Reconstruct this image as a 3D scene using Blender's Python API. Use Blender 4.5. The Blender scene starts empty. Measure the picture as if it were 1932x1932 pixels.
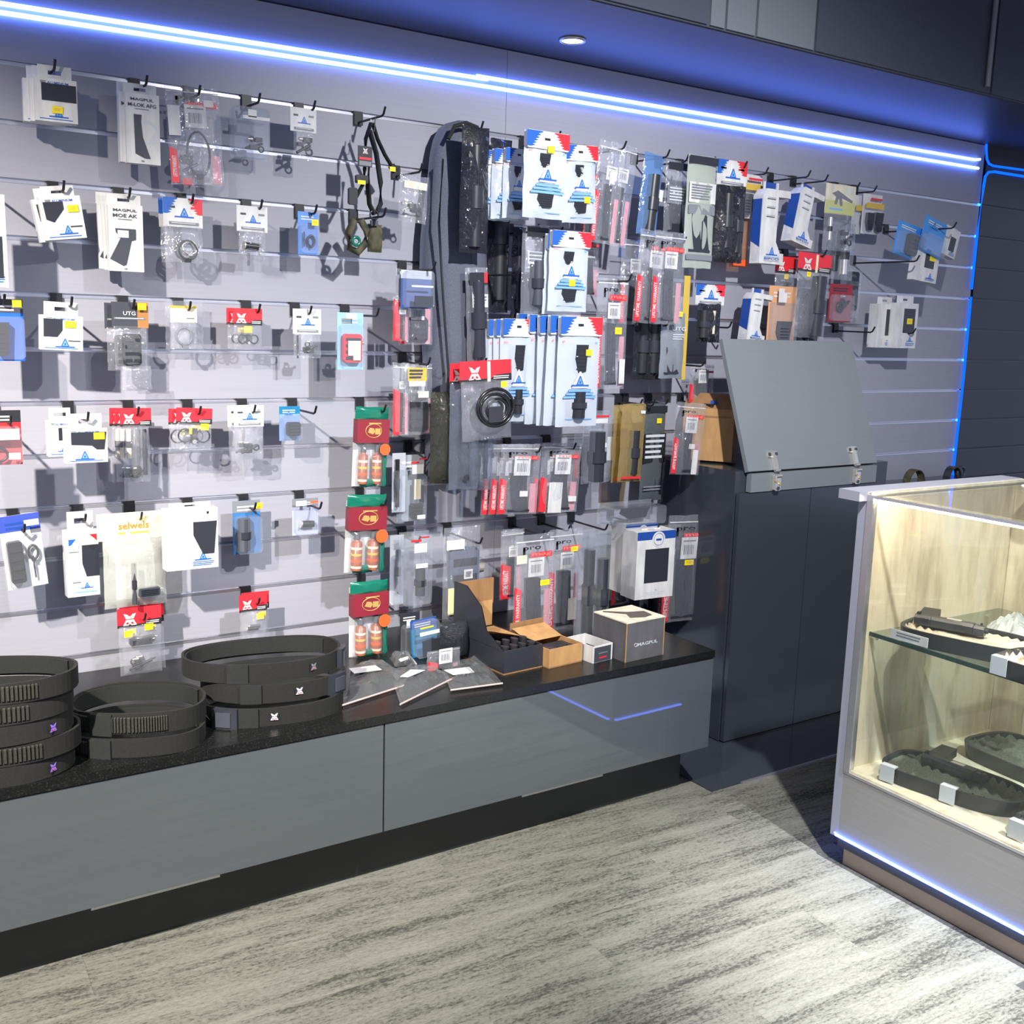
import bpy, math, random
from mathutils import Vector, Matrix, noise
random.seed(7)
sc = bpy.context.scene
col = sc.collection
# ------------------------------------------------------------------ camera
D, H, YAW, PITCH, ROLL, F = 3.246, 1.58, math.radians(33.983), math.radians(9.907), math.radians(1.727), 2021.6
CAMP = Vector((0, -D, H))
FW = Vector((math.sin(YAW)*math.cos(PITCH), math.cos(YAW)*math.cos(PITCH), -math.sin(PITCH)))
_rt = Vector((math.cos(YAW), -math.sin(YAW), 0)); _up = _rt.cross(FW)
RT = _rt*math.cos(ROLL) + _up*math.sin(ROLL); UP = RT.cross(FW)
cd = bpy.data.cameras.new('camera'); cam = bpy.data.objects.new('camera', cd); col.objects.link(cam)
cd.sensor_width = 36; cd.lens = F/1932*36; cd.clip_start = .05
M4 = Matrix((RT, UP, -FW)).transposed().to_4x4(); M4.translation = CAMP; cam.matrix_world = M4
sc.camera = cam
sc.view_settings.view_transform = 'Standard'; sc.view_settings.look = 'None'
sc.view_settings.gamma = 1; sc.view_settings.exposure = 0.0; sc.view_settings.use_curve_mapping = False
sc.cycles.transparent_max_bounces = 24
sc.cycles.max_bounces = 7
# ------------------------------------------------------------------ world + lamps
w = bpy.data.worlds.new('world'); sc.world = w; w.use_nodes = True
w.node_tree.nodes['Background'].inputs[0].default_value = (.60, .68, .97, 1)
w.node_tree.nodes['Background'].inputs[1].default_value = .84
SPOTS = [  # ceiling spot heads: x, y, z, aim, power, cone, colour
    (-1.05, -2.45, 3.0, (0.35, -.02, .12), 1450, 66, (1, .92, .82)),
    (1.75, -2.5, 2.95, (2.6, -.4, .55), 540, 98, (.98, .97, .98)),
    (2.25, -3.3, 2.95, (2.46, -2.05, 0), 2100, 38, (.93, .95, 1)),
    (2.85, -2.4, 2.95, (2.9, -1.85, .5), 95, 60, (1, .88, .68)),
    (0.2, -3.0, 2.95, (1.1, -1.5, 0), 25, 95, (1, .95, .86)),
]
# ------------------------------------------------------------------ helpers
def at(px, py, y):
    d = FW + RT*((px-966)/F) - UP*((py-966)/F)
    t = (y-CAMP.y)/d.y
    return CAMP + d*t
def atz(px, py, z):
    d = FW + RT*((px-966)/F) - UP*((py-966)/F)
    t = (z-CAMP.z)/d.z
    return CAMP + d*t
def pix(P):
    v = Vector(P)-CAMP; z = v.dot(FW)
    return 966+F*v.dot(RT)/z, 966-F*v.dot(UP)/z
MATS = {}
def srgb(c):
    return tuple(((v/255)/12.92 if v/255 <= .04045 else ((v/255+.055)/1.055)**2.4) for v in c)
def mat(name, rgb=None, rough=.5, metal=0, spec=.5, build=None, coat=0):
    if name in MATS: return MATS[name]
    m = bpy.data.materials.new(name); m.use_nodes = True; nt = m.node_tree
    b = nt.nodes['Principled BSDF']
    if rgb: b.inputs['Base Color'].default_value = (*srgb(rgb), 1)
    b.inputs['Roughness'].default_value = rough; b.inputs['Metallic'].default_value = metal
    b.inputs['Specular IOR Level'].default_value = spec; b.inputs['Coat Weight'].default_value = coat
    b.inputs['Coat Roughness'].default_value = .03
    if build: build(nt, b)
    MATS[name] = m
    return m
def nd(nt, t, **k):
    n = nt.nodes.new(t)
    for a, v in k.items(): setattr(n, a, v)
    return n
def bump(nt, b, height, strength=.3, dist=.01):
    n = nd(nt, 'ShaderNodeBump'); n.inputs['Strength'].default_value = strength; n.inputs['Distance'].default_value = dist
    nt.links.new(height, n.inputs['Height']); nt.links.new(n.outputs[0], b.inputs['Normal']); return n
def noise_tex(nt, scale, detail=4, stretch=(1, 1, 1), rough=.5, coord='Object', rotz=0):
    tc = nd(nt, 'ShaderNodeTexCoord'); mp = nd(nt, 'ShaderNodeMapping'); mp.inputs['Scale'].default_value = stretch
    mp.inputs['Rotation'].default_value = (0, 0, rotz)
    n = nd(nt, 'ShaderNodeTexNoise'); n.inputs['Scale'].default_value = scale; n.inputs['Detail'].default_value = detail
    n.inputs['Roughness'].default_value = rough
    nt.links.new(tc.outputs[coord], mp.inputs[0]); nt.links.new(mp.outputs[0], n.inputs['Vector']); return n
def ramp(nt, src, stops):
    r = nd(nt, 'ShaderNodeValToRGB'); e = r.color_ramp.elements
    while len(e) < len(stops): e.new(.5)
    for i, (p, c) in enumerate(stops):
        e[i].position = p; e[i].color = (*srgb(c), 1)
    nt.links.new(src, r.inputs[0]); return r
def b_laminate(c1, c2, sx=(1, 1, 40), sc_=3, bs=.03):
    def f(nt, b):
        n = noise_tex(nt, sc_, 5, sx); r = ramp(nt, n.outputs[0], [(.3, c1), (.7, c2)])
        nt.links.new(r.outputs[0], b.inputs['Base Color']); bump(nt, b, n.outputs[0], bs, .002)
    return f
def b_fabric(c1, c2, s=400):
    def f(nt, b):
        n = noise_tex(nt, s, 2); r = ramp(nt, n.outputs[0], [(.35, c1), (.65, c2)])
        nt.links.new(r.outputs[0], b.inputs['Base Color']); bump(nt, b, n.outputs[0], .4, .001)
    return f
def b_stone(nt, b):
    n = noise_tex(nt, 260, 3); r = ramp(nt, n.outputs[0], [(.45, (16, 18, 18)), (.62, (26, 28, 27)), (.74, (56, 59, 56))])
    nt.links.new(r.outputs[0], b.inputs['Base Color'])
def b_wood(nt, b):
    n = noise_tex(nt, 5, 8, (1.6, 1.6, .35), .65); n2 = noise_tex(nt, 22, 4, (1, 1, .12))
    mx = nd(nt, 'ShaderNodeMath', operation='MULTIPLY_ADD'); mx.inputs[1].default_value = .35
    nt.links.new(n2.outputs[0], mx.inputs[0]); nt.links.new(n.outputs[0], mx.inputs[2])
    r = ramp(nt, mx.outputs[0], [(.40, (150, 138, 116)), (.58, (188, 176, 150)), (.72, (214, 204, 178)), (.86, (196, 192, 176))])
    nt.links.new(r.outputs[0], b.inputs['Base Color']); bump(nt, b, mx.outputs[0], .1, .002)
def b_carpet(nt, b):
    tc = nd(nt, 'ShaderNodeTexCoord')
    oi = nd(nt, 'ShaderNodeObjectInfo')
    add = nd(nt, 'ShaderNodeVectorMath', operation='ADD')
    sc3 = nd(nt, 'ShaderNodeVectorMath', operation='SCALE'); sc3.inputs['Scale'].default_value = 37
    cb = nd(nt, 'ShaderNodeCombineXYZ')
    nt.links.new(oi.outputs['Random'], cb.inputs[0]); nt.links.new(oi.outputs['Random'], cb.inputs[1])
    nt.links.new(cb.outputs[0], sc3.inputs[0])
    nt.links.new(tc.outputs['Object'], add.inputs[0]); nt.links.new(sc3.outputs[0], add.inputs[1])
    def nz(scale, st, det, ro=.6):
        mp = nd(nt, 'ShaderNodeMapping'); mp.inputs['Scale'].default_value = st
        n = nd(nt, 'ShaderNodeTexNoise'); n.inputs['Scale'].default_value = scale; n.inputs['Detail'].default_value = det; n.inputs['Roughness'].default_value = ro
        nt.links.new(add.outputs[0], mp.inputs[0]); nt.links.new(mp.outputs[0], n.inputs['Vector']); return n
    big = nz(1.0, (1.6, 13, 1), 6, .72); fine = nz(1.0, (75, 150, 60), 3, .7); mid = nz(1.0, (14, 90, 1), 5, .8)
    m1 = nd(nt, 'ShaderNodeMath', operation='MULTIPLY_ADD'); m1.inputs[1].default_value = .55
    nt.links.new(mid.outputs[0], m1.inputs[0]); nt.links.new(big.outputs[0], m1.inputs[2])
    m2 = nd(nt, 'ShaderNodeMath', operation='MULTIPLY_ADD'); m2.inputs[1].default_value = .68
    nt.links.new(fine.outputs[0], m2.inputs[0]); nt.links.new(m1.outputs[0], m2.inputs[2])
    mr = nd(nt, 'ShaderNodeMapRange'); mr.inputs['From Min'].default_value = .80; mr.inputs['From Max'].default_value = 1.42
    nt.links.new(m2.outputs[0], mr.inputs['Value'])
    r = ramp(nt, mr.outputs[0], [(.20, (62, 62, 58)), (.34, (84, 84, 78)), (.46, (104, 104, 96)), (.80, (122, 122, 114))])
    nt.links.new(r.outputs[0], b.inputs['Base Color']); bump(nt, b, fine.outputs[0], .6, .003)
def b_card(c):
    def f(nt, b):
        n = noise_tex(nt, 30, 4, (1, 1, .3)); k = tuple(max(0, int(v*.88)) for v in c)
        r = ramp(nt, n.outputs[0], [(.3, k), (.65, c)]); nt.links.new(r.outputs[0], b.inputs['Base Color'])
    return f
PANEL = mat('grey laminate', rough=.45, build=b_laminate((150, 151, 162), (154, 155, 166), bs=.01), spec=.5)
DRAWER = mat('grey gloss laminate', rough=.5, build=b_laminate((74, 80, 84), (77, 83, 87), (1, 1, 50), 3, .0), spec=.3, coat=1)
GREYM = mat('grey board', rough=.45, build=b_laminate((118, 124, 128), (121, 127, 131), bs=0))
ALU = mat('brushed aluminium', (205, 205, 212), .32, .85)
BLK = mat('black gloss panel', (54, 59, 66), .14)
BLKW = mat('black wall laminate', (34, 36, 48), .3)
SOF = mat('soffit laminate', (58, 57, 56), .4, spec=.5)
STONE = mat('speckled black stone', rough=.28, build=b_stone)
WOOD = mat('bleached wood', rough=.5, build=b_wood)
CARPET = mat('carpet loop', rough=.95, build=b_carpet, spec=.1)
FAB = mat('black webbing', rough=.85, build=b_fabric((15, 16, 14), (27, 28, 25), 500))
FABD = mat('dark webbing', rough=.85, build=b_fabric((20, 23, 23), (30, 33, 32), 500))
PLA = mat('black plastic', (38, 40, 44), .38)
PLAM = mat('dark polymer', (46, 48, 56), .3)
CHR = mat('chrome', (228, 224, 214), .25, .75)
WHT = mat('white card', rough=.5, build=b_card((216, 217, 216)))
CRM = mat('cream card', rough=.6, build=b_card((226, 220, 196)))
BLU = mat('blue print', (36, 92, 178), .4); LBL = mat('light blue print', (120, 170, 222), .4); DBL = mat('deep blue card', (30, 72, 150), .4)
RED = mat('red print', (214, 44, 56), .4); PNK = mat('pink print', (226, 150, 160), .4); MAR = mat('maroon card', (128, 34, 48), .35)
GRN = mat('green film', (18, 104, 84), .2); YEL = mat('yellow sticker', (240, 214, 20), .5); ORG = mat('orange sticker', (244, 92, 40), .5)
GRY = mat('grey print', (120, 124, 132), .5); LGR = mat('pale grey print', (196, 200, 206), .5); DGR = mat('charcoal print', (62, 65, 74), .45)
KRA = mat('kraft cardboard', rough=.75, build=b_card((184, 142, 92))); KRD = mat('kraft cardboard side', rough=.75, build=b_card((150, 112, 72)))
GLD = mat('gold foil card', (196, 164, 96), .3, .3); OCH = mat('ochre print', (200, 170, 70), .5); TAN = mat('tan card', (214, 160, 116), .6)
PUR = mat('purple tag', (150, 120, 220), .4); LBR = mat('brown bottle', (150, 86, 60), .35); TEAL = mat('teal card', (24, 116, 160), .35)
CAMO = mat('camouflage cloth', rough=.8, build=lambda nt, b: nt.links.new(ramp(nt, noise_tex(nt, 18, 2).outputs[0], [(.35, (60, 66, 48)), (.5, (92, 84, 62)), (.62, (48, 58, 48)), (.7, (130, 120, 92))]).outputs[0], b.inputs['Base Color']))
FOAM = mat('cream foam', rough=.9, build=b_fabric((164, 154, 130), (182, 172, 148), 200)); GFOAM = mat('grey foam', rough=.9, build=b_fabric((74, 76, 66), (96, 98, 84), 200))
def emit(name, rgb, s):
    m = bpy.data.materials.new(name); m.use_nodes = True; nt = m.node_tree; nt.nodes.clear()
    e = nd(nt, 'ShaderNodeEmission'); e.inputs[0].default_value = (*rgb, 1); e.inputs[1].default_value = s
    o = nd(nt, 'ShaderNodeOutputMaterial'); nt.links.new(e.outputs[0], o.inputs[0]); return m
LED = emit('led blue white', (.11, .21, 1), 14.0)
LEDB = emit('led blue', (.004, .11, 1), 1.8)
LEDW = emit('downlight lens', (1, .98, .95), 6)
def film(name, tint=(.95, .96, .98), haze=.16, rough=.08, wr=.9, wscale=26, hcol=(.8, .84, .9)):
    if name in MATS: return MATS[name]
    m = bpy.data.materials.new(name); m.use_nodes = True; nt = m.node_tree; nt.nodes.clear(); L = nt.links
    tr = nd(nt, 'ShaderNodeBsdfTransparent'); tr.inputs[0].default_value = (*tint, 1)
    df = nd(nt, 'ShaderNodeBsdfDiffuse'); df.inputs[0].default_value = (*hcol, 1)
    gl = nd(nt, 'ShaderNodeBsdfGlossy'); gl.inputs['Roughness'].default_value = rough
    fr = nd(nt, 'ShaderNodeLayerWeight'); fr.inputs[0].default_value = .5
    pw = nd(nt, 'ShaderNodeMath', operation='POWER'); pw.inputs[1].default_value = 4
    ma = nd(nt, 'ShaderNodeMath', operation='MULTIPLY_ADD'); ma.inputs[1].default_value = .6; ma.inputs[2].default_value = .05
    L.new(fr.outputs['Facing'], pw.inputs[0]); L.new(pw.outputs[0], ma.inputs[0])
    m1 = nd(nt, 'ShaderNodeMixShader'); m1.inputs[0].default_value = haze
    m2 = nd(nt, 'ShaderNodeMixShader'); o = nd(nt, 'ShaderNodeOutputMaterial')
    if wr:
        n = noise_tex(nt, wscale, 3, (1, 1, .6)); n.inputs['Distortion'].default_value = 1.2
        bp = nd(nt, 'ShaderNodeBump'); bp.inputs['Strength'].default_value = wr; bp.inputs['Distance'].default_value = .02
        L.new(n.outputs[0], bp.inputs['Height']); L.new(bp.outputs[0], gl.inputs['Normal']); L.new(bp.outputs[0], fr.inputs['Normal'])
    L.new(tr.outputs[0], m1.inputs[1]); L.new(df.outputs[0], m1.inputs[2])
    L.new(ma.outputs[0], m2.inputs[0]); L.new(m1.outputs[0], m2.inputs[1]); L.new(gl.outputs[0], m2.inputs[2]); L.new(m2.outputs[0], o.inputs[0])
    MATS[name] = m; return m
FILM = film('clear bag film', (.97, .97, .98), .10, hcol=(.68, .71, .78)); MILK = film('milky pouch film', haze=.66, hcol=(.66, .72, .80), rough=.2, wr=.3)
SHELL = film('clear blister shell', haze=.07, rough=.06, wr=.0); BLUF = film('blue tinted film', (.45, .65, .95), .25, .1, .4, hcol=(.3, .5, .8))
DARKF = film('dark wrapped film', (.12, .13, .16), .35, .07, 1.0, 34, hcol=(.05, .055, .07))
GOLDF = film('golden film', (.85, .72, .42), .25, .1, .5, hcol=(.6, .48, .24)); ORGF = film('amber film', (.9, .6, .4), .25, .1, .4, hcol=(.8, .5, .35))
GLASS = film('cabinet glass', (.95, .965, .955), .012, .02, 0, hcol=(.6, .7, .68)); SMOKE = film('shelf glass', (.84, .88, .86), .03, .05, 0, hcol=(.2, .25, .24))

TXT = {}
def text_mesh(s):
    if s not in TXT:
        cu = bpy.data.curves.new('t', 'FONT'); cu.body = s; cu.size = 1; cu.resolution_u = 2; cu.offset = .018
        o = bpy.data.objects.new('t', cu); col.objects.link(o)
        dg = bpy.context.evaluated_depsgraph_get(); me = o.evaluated_get(dg).to_mesh()
        vs = [v.co.copy() for v in me.vertices]; fs = [tuple(p.vertices) for p in me.polygons]
        o.evaluated_get(dg).to_mesh_clear(); bpy.data.objects.remove(o); bpy.data.curves.remove(cu)
        x0 = min(v.x for v in vs); x1 = max(v.x for v in vs); y0 = min(v.y for v in vs); y1 = max(v.y for v in vs)
        TXT[s] = ([((v.x-x0)/(x1-x0)-.5, (v.y-y0)/(y1-y0)-.5) for v in vs], fs)
    return TXT[s]
class MB:
    def __init__(s): s.v = []; s.f = []; s.m = []; s.mats = []; s.sm = []
    def mi(s, m):
        if m not in s.mats: s.mats.append(m)
        return s.mats.index(m)
    def add(s, vs, fs, m, smooth=False):
        b = len(s.v); i = s.mi(m); s.v += [tuple(v) for v in vs]
        for f in fs: s.f.append(tuple(b+k for k in f)); s.m.append(i); s.sm.append(smooth)
        return s
    def box(s, x0, x1, y0, y1, z0, z1, m, bev=0):
        if bev:
            b = bev; prof = [(x0+b, z0), (x1-b, z0), (x1, z0+b), (x1, z1-b), (x1-b, z1), (x0+b, z1), (x0, z1-b), (x0, z0+b)]
            return s.prism(prof, y0, y1, m)
        v = [(x0, y0, z0), (x1, y0, z0), (x1, y1, z0), (x0, y1, z0), (x0, y0, z1), (x1, y0, z1), (x1, y1, z1), (x0, y1, z1)]
        return s.add(v, [(0, 3, 2, 1), (4, 5, 6, 7), (0, 1, 5, 4), (1, 2, 6, 5), (2, 3, 7, 6), (3, 0, 4, 7)], m)
    def prism(s, pts, y0, y1, m):      # pts in XZ, counter-clockwise seen from -y
        n = len(pts); v = [(x, y0, z) for x, z in pts]+[(x, y1, z) for x, z in pts]
        return s.add(v, [tuple(range(n)), tuple(range(2*n-1, n-1, -1))]+[(i, n+i, n+(i+1) % n, (i+1) % n) for i in range(n)], m)
    def poly(s, pts, y, m): return s.add([(x, y, z) for x, z in pts], [tuple(range(len(pts)))], m)
    def rect(s, x0, x1, z0, z1, y, m): return s.poly([(x0, z0), (x1, z0), (x1, z1), (x0, z1)], y, m)
    def tube(s, path, r, m, n=8, caps=True, ry=None):
        P = [Vector(p) for p in path]; vs = []; fs = []
        up = Vector((0, 0, 1))
        for i, p in enumerate(P):
            t = (P[min(i+1, len(P)-1)]-P[max(i-1, 0)]).normalized()
            a = t.cross(up)
            if a.length < .05: a = t.cross(Vector((1, 0, 0)))
            a.normalize(); b = a.cross(t)
            rr = r[i] if isinstance(r, (list, tuple)) else r
            for k in range(n):
                an = 2*math.pi*k/n; vs.append(p+a*math.cos(an)*rr+b*math.sin(an)*(ry or rr))
        for i in range(len(P)-1):
            for k in range(n): fs.append((i*n+k, i*n+(k+1) % n, (i+1)*n+(k+1) % n, (i+1)*n+k))
        s.add(vs, fs, m, True)
        if caps: s.add(vs[:n], [tuple(range(n))[::-1]], m); s.add(vs[-n:], [tuple(range(n))], m)
        return s
    def ring(s, c, R, r, m, axis='y', n=20, k=6, rz=None):
        vs = []; fs = []; rz = rz or R
        for i in range(n):
            a = 2*math.pi*i/n
            for j in range(k):
                b = 2*math.pi*j/k; q = R+r*math.cos(b); q2 = rz+r*math.cos(b); h = r*math.sin(b)
                p = {'y': (q*math.cos(a), h, q2*math.sin(a)), 'z': (q*math.cos(a), q2*math.sin(a), h), 'x': (h, q*math.cos(a), q2*math.sin(a))}[axis]
                vs.append((c[0]+p[0], c[1]+p[1], c[2]+p[2]))
        for i in range(n):
            for j in range(k): fs.append((i*k+j, i*k+(j+1) % k, ((i+1) % n)*k+(j+1) % k, ((i+1) % n)*k+j))
        return s.add(vs, fs, m, True)
    def text(s, t, cx, cz, wd, ht, y, m, rot=0):
        P, fs = text_mesh(t); c, q = math.cos(rot), math.sin(rot)
        return s.add([(cx+(x*wd)*c-(z*ht)*q, y, cz+(x*wd)*q+(z*ht)*c) for x, z in P], fs, m)
    def bars(s, x0, x1, z1, z0, n, y, m, seed=0):
        rr = random.Random(seed); st = (z1-z0)/n
        for i in range(n):
            z = z1-st*i; s.rect(x0, x0+(x1-x0)*rr.uniform(.7, 1), z-st*.5, z, y, m)
        return s
    def pouch(s, wd, h, puff, m, seed=0, top=0, taper=0, back=True, x=0, nx=8, nz=12, wr=.004):
        vs = []; fs = []
        for j in range(nz+1):
            for i in range(nx+1):
                u = i/nx*2-1; v = j/nz
                e = max(0, (1-u*u))**.6*max(0, 1-(2*v-1)**4)**.7
                n_ = noise.noise(Vector((u*2.2+seed, v*4.5, seed*1.7)))
                ww = wd/2*(1+taper*v)
                vs.append((x+u*ww+.003*noise.noise(Vector((v*5, seed, u))), -puff*e-wr*n_*min(1, e*2), top-h*v+.004*noise.noise(Vector((u*2, seed, v*3)))))
        for j in range(nz):
            for i in range(nx):
                a = j*(nx+1)+i; fs.append((a, a+nx+1, a+nx+2, a+1))
        s.add(vs, fs, m, True)
        if back:
            s.add([(a, .35*abs(b)+.0006, c) for a, b, c in vs], [f[::-1] for f in fs], m, True)
        return s
    def build(s, name, parent=None, label=None):
        me = bpy.data.meshes.new(name); me.from_pydata(s.v, [], s.f)
        for m in s.mats: me.materials.append(m)
        me.polygons.foreach_set('material_index', s.m); me.polygons.foreach_set('use_smooth', s.sm); me.update()
        o = bpy.data.objects.new(name, me); col.objects.link(o)
        if parent: o.parent = parent
        if label: o['label'] = label
        return o
def tag(o, label=None, cat=None, group=None, kind=None):
    if label: o['label'] = label
    if cat: o['category'] = cat
    if group: o['group'] = group
    if kind: o['kind'] = kind
    return o
def thing(name, loc, label, cat, group=None, rz=0, ry=0):
    o = bpy.data.objects.new(name, None); o.empty_display_size = .02; col.objects.link(o)
    o.location = loc; o.rotation_euler = (0, ry, rz)
    return tag(o, label, cat, group)
def copy_tree(o, parent=None):
    c = o.copy(); col.objects.link(c)
    if parent: c.parent = parent
    for ch in list(o.children): copy_tree(ch, c)
    return c
for x, y, z, aim, pw, cone, c in SPOTS:
    ld = bpy.data.lights.new('ceiling_spot', 'SPOT'); ld.energy = pw; ld.spot_size = math.radians(cone); ld.spot_blend = .9
    ld.color = c; ld.shadow_soft_size = .035
    o = bpy.data.objects.new('ceiling_spot', ld); col.objects.link(o); o.location = (x, y, z)
    o.rotation_euler = (Vector(aim)-Vector((x, y, z))).to_track_quat('-Z', 'Y').to_euler()
# ------------------------------------------------------------------ setting
Z1, PT = 2.2298, .15
XS = -.45; XJ = 2.113; XE = 4.885
def zg(k): return Z1-PT*(k-1)
wall = MB().box(XS, XE, .018, .06, .3, 2.56, DGR).build('wall_back'); tag(wall, kind='structure')
G = .0125
def slatwall(root, x0, x1, m, insert, top, bottom, groove=ALU):
    for (a, b) in insert_sections(x0, x1):
        edges = [top]+[zg(k) for k in range(1, 13)]
        for i in range(13):
            zt = top if i == 0 else zg(i)-G
            zb = zg(i+1) if i < 12 else bottom
            MB().box(a+.0008, b-.0008, 0, .017, zb, zt, m).build('slat', root)
        for k in range(1, 13):
            z = zg(k); q = MB()
            q.box(a, b, .009, .0175, z-G, z, groove)
            q.box(a, b, -.0012, .010, z-G-.0006, z-G+.0055, groove)
            q.build('groove_insert', root)
def insert_sections(x0, x1):
    return [(x0, XJ), (XJ, x1)] if x0 < XJ < x1 else [(x0, x1)]
slatwall(wall, XS, XE, PANEL, None, 2.502, .500)
wr_ = MB().box(4.905, 7.2, .018, .06, 0, 2.56, BLKW).build('wall_side'); tag(wr_, kind='structure')
slatwall(wr_, 4.905, 7.2, BLKW, None, 2.46, .500, mat('dark groove', (52, 54, 66), .3))
ct = MB().box(2.5, 3.1, .0, .001, 0, .001, BLK)
# soffit and fascia
sf = MB().box(XS-1, 7.2, -.62, .02, 2.505, 2.56, SOF).build('ceiling_soffit'); tag(sf, kind='structure')
fa = MB(); tf = MB()
fasc = bpy.data.objects.new('trim_fascia', None)
fb = MB().box(XS-1, 7.2, -.63, -.60, 2.507, 3.2, mat('fascia laminate', (58, 62, 74), .35)).build('trim_1'); tag(fb, kind='structure')
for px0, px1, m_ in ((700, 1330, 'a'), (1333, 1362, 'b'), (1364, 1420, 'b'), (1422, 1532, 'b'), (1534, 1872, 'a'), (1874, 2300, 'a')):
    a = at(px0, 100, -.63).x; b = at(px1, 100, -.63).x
    MB().box(a+.003, b-.003, -.638, -.63, 2.512, 3.2, mat('fascia reflection grey', (92, 98, 104), .4) if m_ == 'b' else mat('fascia dark panel', (62, 66, 78), .3)).build('fascia_panel', fb)  # lighter grey panels: a reflection on the fascia put into their base colour
p = at(1868, 100, -.645).x
MB().tube([(p, -.648, 2.53), (p, -.648, 3.2)], .010, mat('conduit grey', (110, 116, 124), .5), 8).build('conduit', fb)
ceil = MB().box(XS-2.5, 8, -7, -.6, 3.2, 3.25, mat('ceiling paint', (90, 92, 98), .8)).build('ceiling'); tag(ceil, kind='structure')
dl = atz(1080, 76, 2.503)
r_ = thing('downlight', (dl.x, dl.y, 2.505), 'small round recessed downlight glowing in the dark soffit', 'light')
q = MB(); q.ring((0, 0, -.002), .040, .006, ALU, 'z'); q.build('trim_ring', r_)
q = MB(); q.tube([(0, 0, -.004), (0, 0, -.001)], .036, LEDW, 20); q.build('lens', r_)
# ceiling spot fittings (outside the frame)
# floor
fl = MB().box(XS-2, 8, -7, .06, -.05, -.006, mat('sub floor', (60, 60, 60), .9)).build('floor'); tag(fl, kind='structure')
a0 = math.radians(-3.5); tile = MB().box(-.4998, .4998, -.1249, .1249, -.006, 0, CARPET).build('carpet_tile', fl)
tile.location = (.4, -.9, 0); tile.rotation_euler = (0, 0, a0)
e1 = Vector((math.cos(a0), math.sin(a0), 0)); e2 = Vector((-math.sin(a0), math.cos(a0), 0)); O = Vector((1.56, -1.02, 0))
first = True
for j in range(-13, 4):
    off = [.0, .42, .77, .2, .58][j % 5]
    for i in range(-4, 6):
        c = O+e1*(i+off)+e2*(j*.25)
        if c.x < -1.3 or c.x > 4.6 or c.y < -3.9 or c.y > -.2 or (c.x > 2.9 and c.y < -1.2): continue
        t = tile if first else tile.copy()
        if not first: col.objects.link(t); t.parent = fl
        first = False; t.location = c
bs = MB().box(2.56, 4.8, -.742, .0, -.004, .006, BLK).build('floor_black_tile'); tag(bs, kind='structure')
ed = MB().box(2.70, 4.8, -.752, -.742, -.004, .008, ALU).build('trim_2'); tag(ed, kind='structure')
# LED strips on the header
def led(name, path, r, m, label, grp='blue light strips around the slatwall', n=10):
    o = MB().tube(path, r, m, n).build(name); tag(o, label, 'light strip', grp); return o
led('light_strip', [(XS, -.010, 2.327), (2.04, -.010, 2.3705)], .0062, LED, 'lower glowing blue strip light across the wall above the counter half')
led('light_strip', [(XS, -.010, 2.348), (2.03, -.010, 2.3940)], .0062, LED, 'upper glowing blue strip light across the wall above the counter half')
led('light_strip', [(2.045, -.010, 2.3705), (4.83, -.010, 2.389)], .0062, LED, 'lower glowing blue strip light running to the far wall corner')
led('light_strip', [(1.985, -.010, 2.3985), (4.80, -.010, 2.4255), (4.835, -.010, 2.431)], .0062, LED, 'upper glowing blue strip light running to the far wall corner')
def pxpath(pts, y=-.012): return [tuple(at(a, b, y)) for a, b in pts]
led('light_strip', pxpath([(1861, 262), (1861, 285), (1862, 300), (1866, 309), (1874, 313), (1932, 321), (2000, 330)]), .0055, LEDB, 'short upper corner strip light bending onto the black wall')
led('light_strip', pxpath([(2000, 342), (1932, 333), (1876, 324), (1865, 325), (1859, 333), (1856, 350), (1843, 450), (1833, 546)]), .0065, LEDB, 'bent blue strip light going down the wall edge, upper length')
led('light_strip', pxpath([(1832, 560), (1817, 720), (1806, 820), (1797, 905)]), .0065, LEDB, 'vertical blue strip light on the wall edge, lower length')
for k in (1, 2, 3, 5, 6, 8, 9):
    pp = Vector((4.868, -.004, zg(k)-.006))
    o = MB().tube([pp, pp+Vector((.012, 0, 0))], .006, emit('groove glint', (.05, .35, 1), 3) if k == 1 else bpy.data.materials['groove glint'], 8).build('glint_dot')
    tag(o, 'tiny glowing blue glint added at the groove end beside the vertical strip light', 'light', 'blue glints at the groove ends')  # emissive dots added as the strip light's glints on the insert ends
# counter with two drawer fronts
ZC, YD = .521, -.7487
top = MB().box(XS-.3, 2.523, YD-.004, -.0005, .496, ZC, STONE).build('countertop'); tag(top, 'long black speckled stone countertop running below the slatwall', 'countertop')
cb = thing('drawer_unit', (0, -.37, 0), 'long grey drawer unit below the black countertop', 'cabinet')
def part(mb, name, parent, label=None):
    o = mb.build(name, parent, label); o.matrix_parent_inverse = Matrix.Translation(-Vector(parent.location)); return o
part(MB().box(XS-.3, 2.515, YD+.022, -.002, .177, .4955, BLK), 'carcass', cb)
xg = 1.2834
for a, b in ((XS-.3, xg-.0025), (xg+.0025, 2.5215)):
    d_ = part(MB().box(a, b, YD, YD+.018, .1775, .4925, DRAWER), 'drawer_front', cb)
for a, b in ((172, 415), (985, 1137)):
    xa = at(a, 1715 if a < 500 else 1500, YD).x; xb = at(b, 1650 if a < 500 else 1462, YD).x
    part(MB().box(xa, xb, YD-.001, YD+.016, .1715, .177, mat('handle lip grey', (96, 99, 96), .4)), 'handle_lip', cb)
part(MB().box(XS-.3, 2.50, -.64, -.60, 0, .177, mat('plinth black', (46, 50, 48), .4)), 'plinth', cb)

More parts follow.
